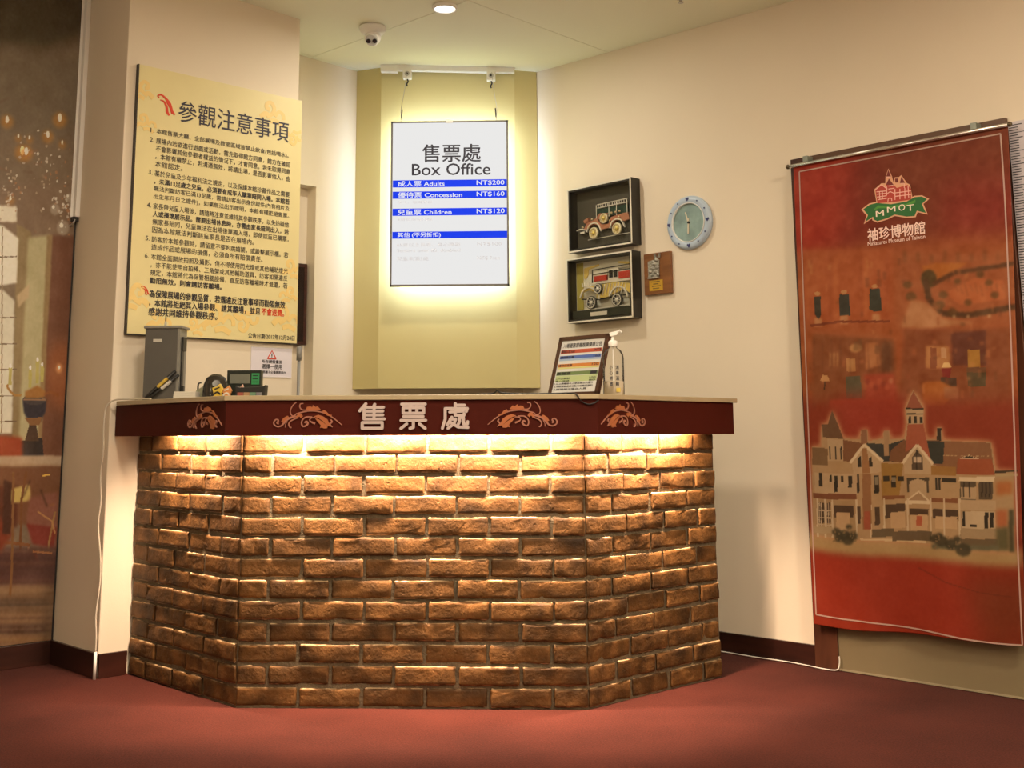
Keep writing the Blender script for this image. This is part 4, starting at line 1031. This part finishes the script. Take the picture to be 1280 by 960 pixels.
# ------------------------------------------------------------------ banner
bn = thing('hanging_banner', 'tall red museum banner with a mansion picture hanging on the right wall', 'banner', RW(1.760), -45)
M_rod = mat('satin_aluminium', (.62, .58, .54), .25, .9)
def bz(u): return 0.0
rodz = 2.124
rd = B().tube([(.004, -.066, rodz), (.962, -.066, rodz)], .0078, 14).build('rod', M_rod, bn, smooth=True)
B().ball((-.004, -.066, rodz), .0105, 12).ball((.968, -.066, rodz), .0105, 12).build('rod_end', mat('dark_bronze', (.12, .09, .05), .35, .6), bn, smooth=True)
for x in (.085, .83):
    B().box(x - .012, x + .012, -.070, -.023, rodz + .006, rodz + .034).build('bracket', mat('grey_green_bracket', (.25, .28, .24), .4, .4), bn, bevel=.002)
z_t, z_b = 2.119, .182
def cloth(U, Z):
    f = (z_t - Z) / (z_t - z_b)               # 0 at the rod, 1 at the hem
    W = .940 - .085 * f ** 1.2
    X = .018 + U * W - .020 * f * (1 - U) * .4
    Yv = -.058 - .006 * np.sin(U * 7 + f * 2.2) * (.15 + f) - .004 * np.sin(U * 17 - f * 3) * f - .010 * f * (1 - f) * 2
    ZZ = Z + .022 * (U ** 2) * f * 1. - .006 * np.sin(U * 9) * f
    return X, Yv, ZZ
KB = (1.16, .97, .92)
src = [(993, 208), (1262, 158), (1277, 804), (1017, 780)]
cv = Canvas(0, 1, z_b, z_t, 300, 620, src, [(0, z_t), (1, z_t), (1, z_b), (0, z_b)], (118, 38, 20), KB)
# ground colours of the print
def wash(pts, c, soft, al=1.): cv.poly(pts, c, soft, al)
wash([(960, 150), (1080, 150), (1050, 330), (960, 400)], (155, 42, 20), 25)
wash([(1090, 150), (1300, 130), (1300, 300), (1120, 330)], (118, 48, 24), 25)
wash([(1180, 230), (1300, 230), (1300, 300), (1180, 320)], (128, 38, 22), 20)
wash([(980, 330), (1120, 310), (1290, 300), (1290, 520), (980, 520)], (150, 72, 34), 12)
cv.at(1000, 340, 4.571)
c_ = cv
c_.rect(20, -90, 540, 345, (160, 76, 38), 3); c_.rect(560, -60, 1240, 400, (150, 76, 40), 4)
for x in (110, 265, 435): c_.rect(x - 60, -40, x - 40, 330, (176, 92, 48), 2, .6)
for x in (60, 180, 350, 500): c_.rect(x, -60, x + 12, 340, (140, 62, 32), 2, .5)
c_.poly([(92, 195), (130, 190), (132, 300), (120, 330), (95, 300)], (60, 48, 36), 0); c_.poly([(235, 180), (290, 180), (298, 305), (236, 305)], (58, 50, 40), 0); c_.poly([(405, 150), (465, 150), (474, 280), (430, 285), (403, 270)], (58, 52, 40), 0)
for x, y in ((110, 175), (262, 165), (435, 135)): c_.ell(x, y, 18, 12, (175, 115, 70), 0)
for x, y in ((115, 345), (262, 330), (440, 325)): c_.rect(x - 22, y - 25, x + 22, y + 25, (180, 120, 78), 1, .8)
c_.line([(70, 365), (240, 340), (520, 345)], 14, (120, 52, 28), 0)
# garden
c_.poly([(700, 20), (780, 0), (960, 0), (880, 60), (740, 130)], (165, 88, 34), 1); c_.ell(740, 95, 45, 55, (82, 56, 24), 1)
c_.line([(720, 100), (740, 220), (810, 300), (960, 310), (1230, 265)], 34, (84, 50, 26), 1); c_.line([(760, 130), (880, 60), (1230, 10)], 26, (92, 52, 26), 1)
c_.poly([(850, 170), (1000, 90), (1160, 110), (1170, 220), (920, 250), (860, 210)], (172, 88, 48), 1)
for x, y, r in ((900, 110, 20), (1030, 70, 24), (1080, 120, 22), (960, 235, 22), (1110, 195, 24), (820, 190, 26), (800, 250, 30), (870, 290, 26), (620, 130, 26), (640, 200, 30)): c_.ell(x, y, r, r * .9, (96, 60, 28), 1, .8)
c_.poly([(640, 220), (730, 235), (820, 330), (1000, 350), (700, 400), (580, 380)], (172, 108, 70), 2)
for k in range(8): c_.rect(600 + k * 75, -75 + (k % 3) * 12, 612 + k * 75, -5, (112, 62, 30), 2, .8)
for x in (880, 960, 1080): c_.ell(x, 318, 9, 7, (190, 150, 110), 1, .8)
# lower rooms
c_.poly([(80, 400), (540, 440), (560, 830), (80, 830)], (128, 66, 34), 3); c_.poly([(600, 400), (1200, 400), (1200, 830), (560, 830)], (128, 64, 34), 3)
c_.poly([(860, 410), (1060, 400), (1060, 600), (870, 600)], (100, 50, 34), 1)
c_.poly([(380, 470), (450, 465), (465, 600), (380, 620)], (165, 96, 56), 1); c_.ell(325, 495, 36, 26, (185, 125, 75), 1, .8); c_.rect(275, 555, 325, 630, (165, 105, 60), 0)
c_.poly([(125, 685), (140, 650), (168, 650), (180, 685)], (185, 125, 78), 0); c_.line([(152, 685), (150, 735)], 7, (60, 40, 25), 0); c_.poly([(270, 660), (350, 655), (360, 780), (275, 785)], (88, 72, 50), 0)
c_.poly([(370, 650), (540, 640), (560, 800), (380, 800)], (150, 58, 34), 2); c_.poly([(180, 790), (540, 790), (600, 860), (180, 860)], (165, 56, 32), 1)
for x in (185, 205, 225): c_.rect(x - 6, 520, x + 6, 600, (170, 110, 66), 1, .7)
c_.rect(470, 470, 530, 640, (88, 50, 28), 3, .8)
c_.rect(720, 490, 855, 620, (168, 104, 60), 1); c_.rect(745, 500, 780, 620, (130, 66, 38), 0); c_.rect(805, 500, 835, 560, (186, 130, 92), 0); c_.poly([(808, 612), (820, 585), (850, 585), (862, 612)], (205, 155, 100), 0); c_.poly([(808, 618), (862, 618), (852, 680), (815, 680)], (120, 34, 28), 0)
c_.rect(955, 510, 1025, 610, (160, 104, 42), 0); c_.rect(950, 610, 1060, 640, (110, 66, 40), 0); c_.poly([(950, 640), (1060, 640), (1055, 720), (955, 720)], (84, 62, 38), 0); c_.rect(800, 670, 890, 720, (78, 50, 34), 0)
c_.poly([(700, 700), (800, 690), (900, 740), (820, 830), (700, 830)], (160, 84, 34), 1); c_.poly([(820, 725), (900, 720), (900, 790), (820, 790)], (155, 94, 60), 1)
c_.noise(4, 4); c_.noise(5, 9)

for k in range(90):
    x = random.uniform(40, 1220); y = random.uniform(-40, 820)
    c_.rect(x, y, x + random.uniform(6, 26), y + random.uniform(10, 60), random.choice([(182, 112, 66), (104, 52, 28), (140, 66, 36), (168, 92, 50), (92, 60, 34)]), 1, .45)
for k in range(9): c_.line([(90 + k * 50, 440), (88 + k * 52, 640)], 5, (104, 54, 30), 1, .6)
for k in range(7): c_.ell(390 + k * 22, 690 + (k % 3) * 18, 14, 18, random.choice([(176, 84, 52), (120, 44, 30), (190, 124, 88)]), 1, .6)
for k in range(10): c_.line([(880 + k * 30, 120 + (k % 2) * 12), (905 + k * 28, 170 + (k % 3) * 15)], 6, (120, 66, 36), 1, .6)
c_.line([(80, 400), (540, 440)], 10, (176, 96, 56), 2, .6); c_.line([(600, 402), (1200, 396)], 10, (120, 58, 34), 2, .6)
# red fields around the mansion
cv.at(1010, 490, 4.174)
c_.poly([(-20, 110), (1120, 110), (1120, 460), (-20, 460)], (126, 44, 22), 10); c_.poly([(150, 90), (500, 90), (510, 300), (200, 300)], (138, 44, 26), 12)
c_.poly([(-40, 850), (1160, 940), (1160, 1400), (-40, 1300)], (140, 40, 20), 5); c_.poly([(800, 960), (1200, 980), (1200, 1300), (900, 1300)], (112, 42, 18), 18)
c_.poly([(-30, 760), (1100, 850), (1100, 935), (600, 905), (-30, 850)], (158, 118, 76), 4)
SIL = [(28, 340), (75, 340), (80, 225), (112, 222), (135, 150), (192, 295), (275, 300), (280, 252), (312, 252), (314, 310), (393, 300), (393, 260), (422, 260), (424, 305), (500, 302), (516, 228), (508, 150), (550, 55), (604, 145), (600, 225), (615, 308), (668, 305), (670, 245), (694, 245), (694, 310), (948, 315), (972, 460), (1060, 465), (1060, 860), (28, 780)]
mm_ = cv.mask([cv.m(*p) for p in SIL]).astype(float); gl = np.clip(cv.blur(mm_, 4) * 2.4, 0, 1)[..., None]; cv.img = cv.img * (1 - gl * .75) + np.array((176, 122, 84)) * gl * .75
c_.poly(SIL, (158, 118, 82))
TAN = (168, 130, 96); DK = (46, 34, 24); WH = (196, 160, 126); RF = (112, 68, 42)
c_.poly([(28, 345), (110, 345), (110, 430), (28, 430)], (112, 78, 50)); c_.poly([(80, 225), (112, 222), (135, 150), (192, 295), (85, 290)], (100, 66, 44)); c_.rect(110, 298, 190, 410, TAN)
for x in (118, 148, 176): c_.rect(x, 335, x + 7, 400, DK)
c_.poly([(190, 300), (292, 320), (235, 415), (190, 408)], RF); c_.poly([(300, 318), (420, 330), (500, 308), (450, 420), (385, 415)], (52, 46, 40)); c_.poly([(430, 360), (500, 308), (570, 330), (490, 425), (420, 415)], RF)
c_.rect(280, 252, 310, 320, (130, 84, 58)); c_.rect(395, 262, 420, 390, (148, 108, 76)); c_.rect(670, 248, 692, 318, DK)
c_.poly([(615, 310), (945, 318), (966, 480), (765, 478), (640, 430)], (124, 78, 50)); c_.poly([(620, 315), (708, 316), (700, 430), (642, 430)], (50, 46, 38)); c_.poly([(775, 400), (952, 402), (966, 482), (768, 478)], (140, 66, 38)); c_.poly([(780, 400), (832, 380), (890, 400)], WH); c_.poly([(800, 394), (832, 382), (865, 394)], DK)
c_.poly([(520, 225), (600, 225), (640, 425), (570, 330), (505, 375)], (146, 72, 48)); c_.rect(516, 150, 600, 228, TAN); c_.poly([(512, 150), (550, 60), (602, 150)], (136, 70, 48)); c_.rect(510, 146, 604, 154, DK)
for x in (525, 553, 583): c_.rect(x, 190, x + 14, 224, DK)
c_.rect(514, 174, 602, 180, DK)
c_.poly([(235, 415), (295, 330), (385, 415), (378, 470), (240, 470)], TAN); c_.line([(225, 418), (295, 328), (388, 415)], 14, WH); c_.poly([(285, 345), (308, 345), (325, 470), (285, 470)], (140, 90, 54)); c_.poly([(262, 400), (280, 380), (280, 440), (262, 440)], DK); c_.poly([(318, 400), (330, 390), (338, 440), (320, 440)], DK)
c_.poly([(495, 425), (568, 335), (645, 430), (640, 480), (500, 480)], TAN); c_.line([(488, 430), (568, 335), (650, 432)], 14, WH); c_.poly([(540, 400), (568, 360), (598, 400), (598, 460), (540, 460)], (78, 58, 42)); c_.rect(548, 395, 590, 425, (178, 142, 112)); c_.rect(562, 360, 568, 460, DK)
c_.poly([(380, 425), (495, 430), (470, 600), (380, 600)], (140, 96, 44)); c_.rect(640, 440, 765, 485, (140, 92, 44)); c_.rect(40, 470, 260, 580, TAN); c_.rect(30, 572, 255, 600, (112, 62, 38)); c_.rect(385, 588, 500, 606, (118, 66, 38)); c_.rect(640, 600, 775, 622, (118, 66, 38))
for r in ((62, 470, 80, 540), (118, 480, 130, 512), (142, 482, 160, 565), (176, 482, 190, 515), (214, 484, 234, 540), (258, 475, 270, 570), (343, 485, 368, 575), (388, 490, 420, 515), (430, 490, 455, 550), (464, 492, 498, 515), (660, 500, 672, 560), (676, 500, 688, 560), (692, 500, 768, 520)): c_.rect(*r, DK)
for r in ((346, 490, 365, 530), (433, 495, 452, 520)): c_.rect(*r, (120, 100, 78))
c_.rect(512, 500, 628, 575, (70, 52, 36)); c_.poly([(525, 520), (570, 505), (615, 520), (615, 600), (525, 600)], TAN); c_.poly([(498, 620), (575, 565), (640, 622)], WH); c_.poly([(520, 612), (575, 575), (620, 614)], (150, 110, 78)); c_.rect(500, 620, 640, 632, WH)
c_.rect(785, 512, 868, 605, (82, 62, 44)); c_.rect(882, 515, 955, 600, (82, 62, 44)); c_.rect(790, 540, 868, 600, (166, 128, 94)); c_.rect(780, 490, 965, 512, WH)
for x in (800, 830, 895, 915, 935): c_.rect(x, 518, x + 8, 590, DK, 0, .8)
c_.rect(780, 605, 970, 655, TAN); c_.rect(793, 660, 968, 745, (178, 142, 108)); c_.rect(910, 665, 930, 742, DK); c_.rect(938, 665, 958, 742, DK); c_.rect(797, 662, 810, 735, DK); c_.rect(835, 725, 870, 738, DK); c_.rect(780, 745, 970, 792, (150, 116, 84)); c_.rect(785, 795, 980, 840, (98, 74, 50))
c_.rect(972, 515, 1055, 580, (158, 88, 46), 2); c_.rect(972, 655, 1030, 740, (160, 84, 48), 2); c_.rect(1035, 655, 1060, 860, (74, 60, 38), 1); c_.rect(970, 740, 1035, 850, (88, 74, 46), 2); c_.rect(968, 460, 1080, 470, (60, 44, 30)); c_.rect(970, 475, 1080, 490, (160, 126, 88))
c_.rect(45, 605, 250, 770, (150, 112, 76)); 
for r in ((55, 618, 120, 720), (140, 630, 240, 690), (258, 635, 275, 720), (345, 640, 370, 730), (395, 630, 500, 700), (525, 655, 625, 690), (645, 655, 775, 700)): c_.rect(*r, (74, 50, 34))
for r in ((150, 665, 220, 760), (425, 670, 500, 750), (530, 685, 620, 760), (660, 690, 770, 750)): c_.rect(*r, (176, 132, 94))
for x in (48, 88, 126, 250, 320, 388, 510, 632, 700, 778): c_.rect(x, 600, x + 9, 790, (184, 150, 118))
for x in (60, 70, 98, 108): c_.rect(x, 620, x + 4, 770, (178, 144, 114))
for y in (655, 690, 725): c_.rect(50, y, 125, y + 5, (178, 144, 114))
c_.rect(285, 475, 328, 750, (130, 82, 50)); c_.rect(292, 660, 322, 750, (142, 66, 42)); c_.rect(330, 750, 440, 790, (92, 70, 48)); c_.rect(30, 738, 130, 770, (160, 126, 92)); c_.poly([(270, 792), (610, 815), (610, 826), (270, 800)], (190, 150, 110)); c_.rect(430, 765, 640, 812, (96, 72, 50)); c_.rect(640, 825, 985, 850, (96, 84, 60), 1); c_.rect(560, 690, 590, 740, (160, 76, 48))
for x, y, r in ((150, 760, 24), (190, 775, 32), (230, 780, 30), (165, 790, 26), (210, 800, 30), (215, 735, 16), (655, 800, 26), (690, 810, 34), (740, 825, 34), (770, 800, 20), (680, 785, 18), (800, 850, 40)): c_.ell(x, y, r, r * .8, (54, 44, 28), 1, .85)
for k in range(26): c_.ell(random.uniform(130, 260), random.uniform(740, 810), 5, 5, (120, 90, 58), 0, .7); c_.ell(random.uniform(640, 790), random.uniform(780, 850), 5, 5, (120, 86, 56), 0, .6)
for k in range(60): x = random.uniform(700, 940); c_.rect(x, 385, x + 3, 388, (170, 130, 90))
cv.noise(2.2, 2); cv.noise(2.5, 14)
cv.at(0, 0, 1)
# crease shade painted as a dark line and the white line near its border
c_.line([(1146, 716), (1180, 732), (1220, 742), (1262, 748)], 1.6, (96, 34, 16), 0, .5)
WL = (206, 150, 130)
WLINES = [[(1001, 214), (1253, 168)], [(1001, 214), (1020, 769)], [(1020, 769), (1070, 774), (1130, 784), (1200, 795), (1273, 803)], [(1253, 168), (1257, 260), (1262, 420), (1266, 560), (1269, 700), (1273, 803)]]
M_print = print_mat('banner_print', .55, .25)
cl = cv.build('banner_cloth', M_print, bn, cloth, label='red cloth printed with rooms, a garden and a mansion')
so = cl.modifiers.new('thickness', 'SOLIDIFY'); so.thickness = .0012; so.offset = -1
# emblem and lettering on the cloth: drawn in (U, Z), then carried onto the cloth
def cm_(px, py):
    q = cv.H @ np.array([px, py, 1.]); return q[0] / q[2], q[1] / q[2]
def on_cloth(b, lift=.0016):
    def f(x, y, z):
        X, Y_, Z_ = cloth(np.float64(x), np.float64(z)); return (float(X), float(Y_) - lift + y, float(Z_))
    return b.warp(f)
wl_ = B()
for ln_ in WLINES:
    P_ = []
    for (xa, ya), (xb, yb) in zip(ln_, ln_[1:]):
        n_ = max(int(math.hypot(xb - xa, yb - ya) / 14), 1); P_ += [cm_(xa + (xb - xa) * t / n_, ya + (yb - ya) * t / n_) for t in range(n_)]
    P_.append(cm_(*ln_[-1])); horiz = abs(ln_[0][1] - ln_[-1][1]) < 100
    for p, q in zip(P_, P_[1:]):
        if horiz: wl_.add([(p[0], 0, p[1] - .0028), (q[0], 0, q[1] - .0028), (q[0], 0, q[1] + .0028), (p[0], 0, p[1] + .0028)], [(0, 1, 2, 3)])
        else: wl_.add([(p[0] - .0032, 0, p[1]), (p[0] + .0032, 0, p[1]), (q[0] + .0032, 0, q[1]), (q[0] - .0032, 0, q[1])], [(0, 1, 2, 3)])
on_cloth(wl_, .0022).build('border_line', mat('pale_pink_print', (.44, .29, .235), .5), bn)
def epx(x, y): return cm_(1060 + x / 7.383, 200 + y / 7.383)
def flat(polys, y=0.):
    b = B()
    for k, p in enumerate(polys): b.prism_xz([epx(*q) for q in p], y - .0004 * 1, y)
    return b
KE = (.85, .80, .62)
def emat(n, r, g, b): return mat(n, alb(r, g, b, KE), .55)
em = B()
out_house = [(285, 445), (262, 300), (328, 240), (365, 240), (368, 170), (394, 92), (426, 170), (440, 235), (452, 182), (490, 180), (512, 160), (560, 240), (592, 260), (612, 390), (600, 420), (440, 440)]
out_rib = [(142, 498), (215, 440), (280, 425), (420, 440), (560, 415), (630, 372), (700, 368), (765, 405), (712, 455), (750, 560), (700, 548), (658, 535), (640, 585), (560, 592), (450, 570), (380, 605), (290, 632), (245, 610), (240, 590), (165, 645), (190, 560)]
o1 = on_cloth(flat([out_house]), .0016).build('emblem_outline', emat('emblem_cream', 205, 150, 105), bn, label='cream outline of the house emblem')
def shrink(p, k):
    c = np.mean(np.array(p), 0); return [tuple(c + (np.array(q) - c) * k) for q in p]
on_cloth(flat([out_rib]), .0019).build('ribbon_outline', emat('emblem_cream', 205, 150, 105), bn)
rib = [(162, 497), (222, 452), (285, 437), (420, 452), (560, 428), (632, 385), (698, 380), (745, 407), (696, 455), (735, 545), (652, 520), (630, 573), (560, 578), (450, 556), (378, 592), (290, 618), (258, 600), (252, 572), (180, 622), (205, 555)]
on_cloth(flat([rib]), .0025).build('ribbon', emat('emblem_green', 28, 92, 34), bn, label='green ribbon of the emblem')
on_cloth(flat([[(258, 500), (300, 462), (420, 470), (560, 450), (640, 410), (640, 440), (560, 475), (420, 492), (300, 490), (270, 512)]]), .0031).build('ribbon_highlight', emat('emblem_green2', 70, 130, 40), bn)
house = [[(292, 440), (275, 305), (332, 252), (375, 300), (375, 245), (430, 245), (470, 290), (570, 262), (600, 300), (600, 410), (440, 430)]]
on_cloth(flat(house), .0025).build('emblem_house', emat('emblem_red', 165, 52, 36), bn)
on_cloth(flat([[(376, 172), (395, 105), (418, 172)], [(500, 240), (514, 178), (548, 240)], [(372, 255), (400, 195), (445, 262)], [(455, 195), (485, 195), (482, 235), (458, 235)]]), .0031).build('emblem_spires', emat('emblem_maroon', 105, 30, 22), bn)
hl = B()
def sl2(pts, w_=5):
    q = [epx(*p) for p in pts]; hl.ribbon(q, w_ / 7.383 * .0042, -.0003, 0, 1)
for pts in ([(275, 305), (332, 255), (385, 300)], [(285, 325), (375, 318)], [(288, 350), (380, 340)], [(290, 378), (380, 366)], [(380, 275), (380, 360)], [(395, 270), (440, 262)], [(395, 300), (450, 292)], [(455, 340), (600, 322)], [(455, 300), (455, 410)], [(500, 300), (500, 405)], [(545, 290), (545, 400)], [(575, 275), (580, 395)], [(385, 345), (410, 325), (450, 345)], [(510, 250), (540, 250), (540, 290)], [(380, 180), (416, 180)], [(296, 405), (380, 392)], [(390, 425), (392, 400), (408, 388), (424, 398), (426, 420)], [(455, 375), (600, 358)], [(340, 320), (340, 395)], [(312, 322), (316, 400)]): sl2(pts, 6)
on_cloth(hl, .0036).build('emblem_lines', emat('emblem_pale', 220, 170, 140), bn, kind='stuff')
ml = B()
for ch, (x0, x1, yt, yb) in zip('MMOT', ((278, 352, 528, 585), (382, 458, 490, 545), (487, 545, 470, 532), (562, 625, 475, 535))):
    u0_, zt0 = epx(x0, yt); u1_, _ = epx(x1, yt); _, zb0 = epx(x0, yb)
    ml.text(ch, u0_, u1_, zb0 + .004, zt0 + .004, 0, bold=.01)
on_cloth(ml, .0038).build('ribbon_letters', emat('letter_cream', 235, 205, 170), bn, label='cream letters on the green ribbon')
cn_ = B()
uA, zA = cm_(1087, 293); uB, zB = cm_(1158, 310)
zc0 = cm_(1120, 303)[1]
cn_.text('袖珍博物館', cm_(1087, 300)[0], cm_(1158, 295)[0], cm_(1120, 306)[1] - .001, cm_(1120, 289)[1] - .001, 0, bold=.02)
cn_.text('Miniatures Museum of Taiwan', cm_(1087, 310)[0], cm_(1158, 305)[0], cm_(1120, 312.5)[1], cm_(1120, 307)[1], 0, bold=.01)
on_cloth(cn_, .002).build('museum_name', emat('letter_white', 225, 190, 160), bn)

# ------------------------------------------------------------------ printed mural on the left
mu = thing('wall_mural', 'glossy wall print of a palace room with chandelier, urn and red chairs', 'mural', (-2.02, 5.17, 0), 45)
KM = (.62, .55, .49)
msrc = [(0, 0), (98, 0), (64, 800), (0, 810)]; mdst = [(-.400, 2.879), (-.042, 2.973), (-.001, .098), (-.219, .091)]
mv = Canvas(-1.1, -.012, .098, 3.00, 420, 900, msrc, mdst, (104, 86, 68), KM)
mv.poly([(-400, -60), (130, -60), (130, 30), (60, 62), (-400, 40)], (58, 48, 34), 12); mv.poly([(-400, 60), (110, 70), (100, 170), (-400, 150)], (98, 84, 68), 14); mv.poly([(-400, 230), (100, 230), (95, 300), (-400, 300)], (106, 84, 66), 10)
for k in range(60):
    x = random.uniform(-350, 95); y = random.uniform(110, 295); mv.line([(x, y), (x + random.uniform(-14, 14), y + random.uniform(-3, 10))], 1.2, random.choice([(150, 128, 105), (84, 60, 44), (128, 84, 60)]), 1, .6)
mv.poly([(62, 294), (98, 296), (88, 540), (82, 800), (46, 800), (46, 540)], (92, 58, 42), 2); mv.ell(72, 470, 18, 44, (130, 76, 46), 10, .8)
mv.poly([(18, 280), (36, 290), (30, 560), (12, 560)], (118, 98, 68), 1); mv.poly([(32, 297), (60, 294), (46, 560), (20, 560)], (150, 138, 104), 2); mv.poly([(56, 294), (63, 294), (49, 560), (44, 560)], (122, 98, 66), 1); mv.poly([(18, 370), (34, 355), (33, 372), (20, 385)], (160, 136, 104), 1)
for dx in (0, -150, -300):
    mv.poly([(-60 + dx, 284), (0 + dx, 282), (20 + dx, 298), (18 + dx, 354), (0 + dx, 357), (-60 + dx, 360)], (196, 186, 170), 1); mv.poly([(-60 + dx, 366), (0 + dx, 362), (15 + dx, 376), (12 + dx, 542), (-60 + dx, 545)], (182, 172, 154), 1); mv.poly([(-40 + dx, 255), (18 + dx, 258), (18 + dx, 278), (-40 + dx, 276)], (190, 178, 160), 1)
    for y in (321, 397, 430, 462, 495, 527): mv.line([(-60 + dx, y + 2), (18 + dx, y)], 1.4, (96, 76, 56))
    for x in (0, -22, -42): mv.line([(x + dx, 284), (x + dx - 1, 542)], 1.5, (120, 98, 72))
for x, y, r in ((72, 147, 3.2), (6, 149, 2.8), (57, 168, 2.6), (25, 188, 3.4), (30, 189, 3), (-60, 150, 3), (-110, 170, 3), (10, 248, 1.8), (75, 178, 1.6), (20, 170, 1.5), (34, 172, 1.5)):
    mv.ell(x, y + 3, r * 2.8, r * 3, (160, 108, 50), 3, .7); mv.ell(x, y, r * .8, r * 1.7, (250, 225, 170), 0)
for k in range(170):
    cx0, cy0, sx_, sy_ = random.choice([(66, 240, 20, 48), (80, 262, 10, 26), (10, 240, 12, 30), (40, 200, 26, 30), (-70, 220, 60, 40)])
    x = random.gauss(cx0, sx_ * .6); y = random.gauss(cy0, sy_ * .6); mv.ell(x, y, random.uniform(.8, 1.8), random.uniform(.8, 2.2), random.choice([(170, 156, 140), (150, 130, 108), (196, 184, 168), (140, 96, 66)]), 0, .75)
for x, y, r in ((76, 285, 8), (66, 262, 6), (84, 248, 5)): mv.ell(x, y, r, r * 1.2, (150, 136, 120), 1, .6); mv.ell(x - 2, y - 3, r * .3, r * .4, (205, 195, 180), 0, .8)
# urn with candles
mv.poly([(20, 552), (50, 548), (52, 574), (18, 576)], (38, 32, 32)); mv.poly([(34, 530), (42, 530), (46, 552), (28, 552)], (60, 44, 34)); mv.poly([(25, 500), (55, 500), (54, 515), (48, 527), (34, 528), (27, 517)], (42, 38, 44), 1); mv.ell(40, 500, 15, 7, (58, 50, 50)); mv.line([(26, 500), (54, 500)], 2, (120, 90, 66)); mv.poly([(28, 523), (50, 522), (46, 532), (34, 532)], (108, 74, 46))
mv.line([(24, 495), (14, 494), (7, 486), (6, 481)], 3, (138, 98, 48)); mv.poly([(28, 490), (44, 482), (54, 490), (52, 498), (28, 498)], (132, 88, 44), 1); mv.line([(70, 495), (60, 490), (52, 494)], 2.5, (120, 70, 36), 1)
for x, y0, y1 in ((10, 460, 482), (35, 462, 485), (44, 452, 480), (50, 458, 478)): mv.line([(x, y0), (x - .5, y1)], 4, (152, 138, 78)); mv.ell(x, y0 - 2, 1.5, 3, (245, 235, 180))
mv.ell(71, 461, 4, 6, (200, 140, 90), 2, .8); mv.ell(71, 460, 1.5, 2.5, (250, 225, 170))
# table, chairs, floor
mv.poly([(-400, 540), (0, 545), (25, 548), (25, 572), (-400, 575)], (120, 44, 24), 2); mv.poly([(-400, 570), (78, 570), (76, 584), (-400, 588)], (148, 124, 100), 1); mv.poly([(-400, 585), (75, 583), (72, 655), (-400, 665)], (96, 62, 42), 2)
mv.poly([(-400, 610), (20, 608), (18, 660), (-400, 664)], (72, 38, 26), 2); mv.poly([(8, 612), (34, 606), (36, 626), (10, 630)], (158, 134, 76), 1); mv.line([(50, 595), (60, 594)], 2, (190, 150, 70))
mv.poly([(34, 622), (70, 615), (66, 690), (36, 680), (30, 650)], (112, 70, 56), 2); mv.poly([(30, 655), (68, 660), (64, 686), (38, 680)], (104, 42, 34), 1); mv.line([(30, 590), (24, 625), (22, 700), (20, 740)], 3.2, (96, 60, 36)); mv.line([(33, 680), (30, 740)], 2.2, (160, 124, 92)); mv.line([(66, 640), (58, 680), (58, 740)], 2.4, (130, 96, 56)); mv.line([(-400, 672), (0, 678), (35, 682)], 4, (110, 68, 40))
mv.poly([(-400, 690), (90, 684), (80, 740), (-400, 745)], (72, 46, 40), 3); mv.poly([(-400, 740), (90, 732), (80, 830), (-400, 835)], (92, 68, 48), 4)
mv.poly([(-400, 640), (-10, 640), (14, 668), (-10, 700), (-400, 700)], (100, 44, 28), 3)
for y, c in ((735, (120, 92, 66)), (752, (64, 50, 40)), (770, (108, 80, 56)), (785, (52, 34, 26)), (797, (100, 72, 46))): mv.poly([(-400, y), (50, y - 2), (66, y + 3), (40, y + 8), (-400, y + 9)], c, 2, .8)
for dx in (-160, -290):
    mv.poly([(20 + dx, 380), (70 + dx, 380), (60 + dx, 560), (10 + dx, 560)], (140, 120, 84), 4); mv.poly([(30 + dx, 590), (60 + dx, 590), (58 + dx, 700), (24 + dx, 700)], (84, 48, 34), 3)
for k in range(16):
    x = random.uniform(-60, 70); y = random.uniform(600, 700); mv.line([(x, y), (x + random.uniform(-10, 10), y + random.uniform(-6, 22))], random.uniform(1, 2.4), random.choice([(60, 38, 28), (128, 84, 50), (84, 40, 32), (110, 80, 56)]), 1, .7)
for y in range(690, 806, 7): mv.line([(-200, y + 3), (70, y + random.uniform(-2, 2))], random.uniform(1.5, 3.5), random.choice([(62, 42, 36), (108, 80, 58), (86, 58, 44)]), 1, .45)
mv.poly([(2, 600), (12, 604), (10, 668), (0, 668)], (58, 34, 26), 1); mv.line([(14, 590), (12, 700), (10, 745)], 3, (104, 70, 42)); mv.line([(44, 640), (62, 652), (66, 668)], 2, (150, 106, 66)); mv.line([(38, 690), (62, 692)], 2.4, (128, 84, 52))
mv.noise(3, 2); mv.noise(3.5, 12)
B().box(-1.12, -.004, -.010, -.001, .097, 3.005).build('backing', mat('mural_black_edge', (.01, .01, .01), .5), mu)
mv.build('printed_picture', print_mat('mural_print', .22, .5), mu, lambda U, Z: (U, np.full_like(U, -.0112), Z), label='glossy print of a palace room')
# folded blind rail
br = thing('blind_track', 'white vertical blind track at the edge of the mural ending in a metal hook', 'track', (-2.015, 5.165, 1.92), -45)
B().box(-.018, .006, -.034, -.001, .02, 1.10).box(.006, .034, -.022, -.001, .02, 1.10).build('rail', M_white, br, bevel=.003)
B().box(-.012, .030, -.030, -.004, -.0, .02).build('end_cap', M_black, br)
B().tube(smooth_pts([(0, -.02, .01), (-.004, -.03, -.012), (.012, -.03, -.02), (.024, -.025, -.008), (.026, -.02, .008)]), .005, 8).build('hook', M_steel, br)
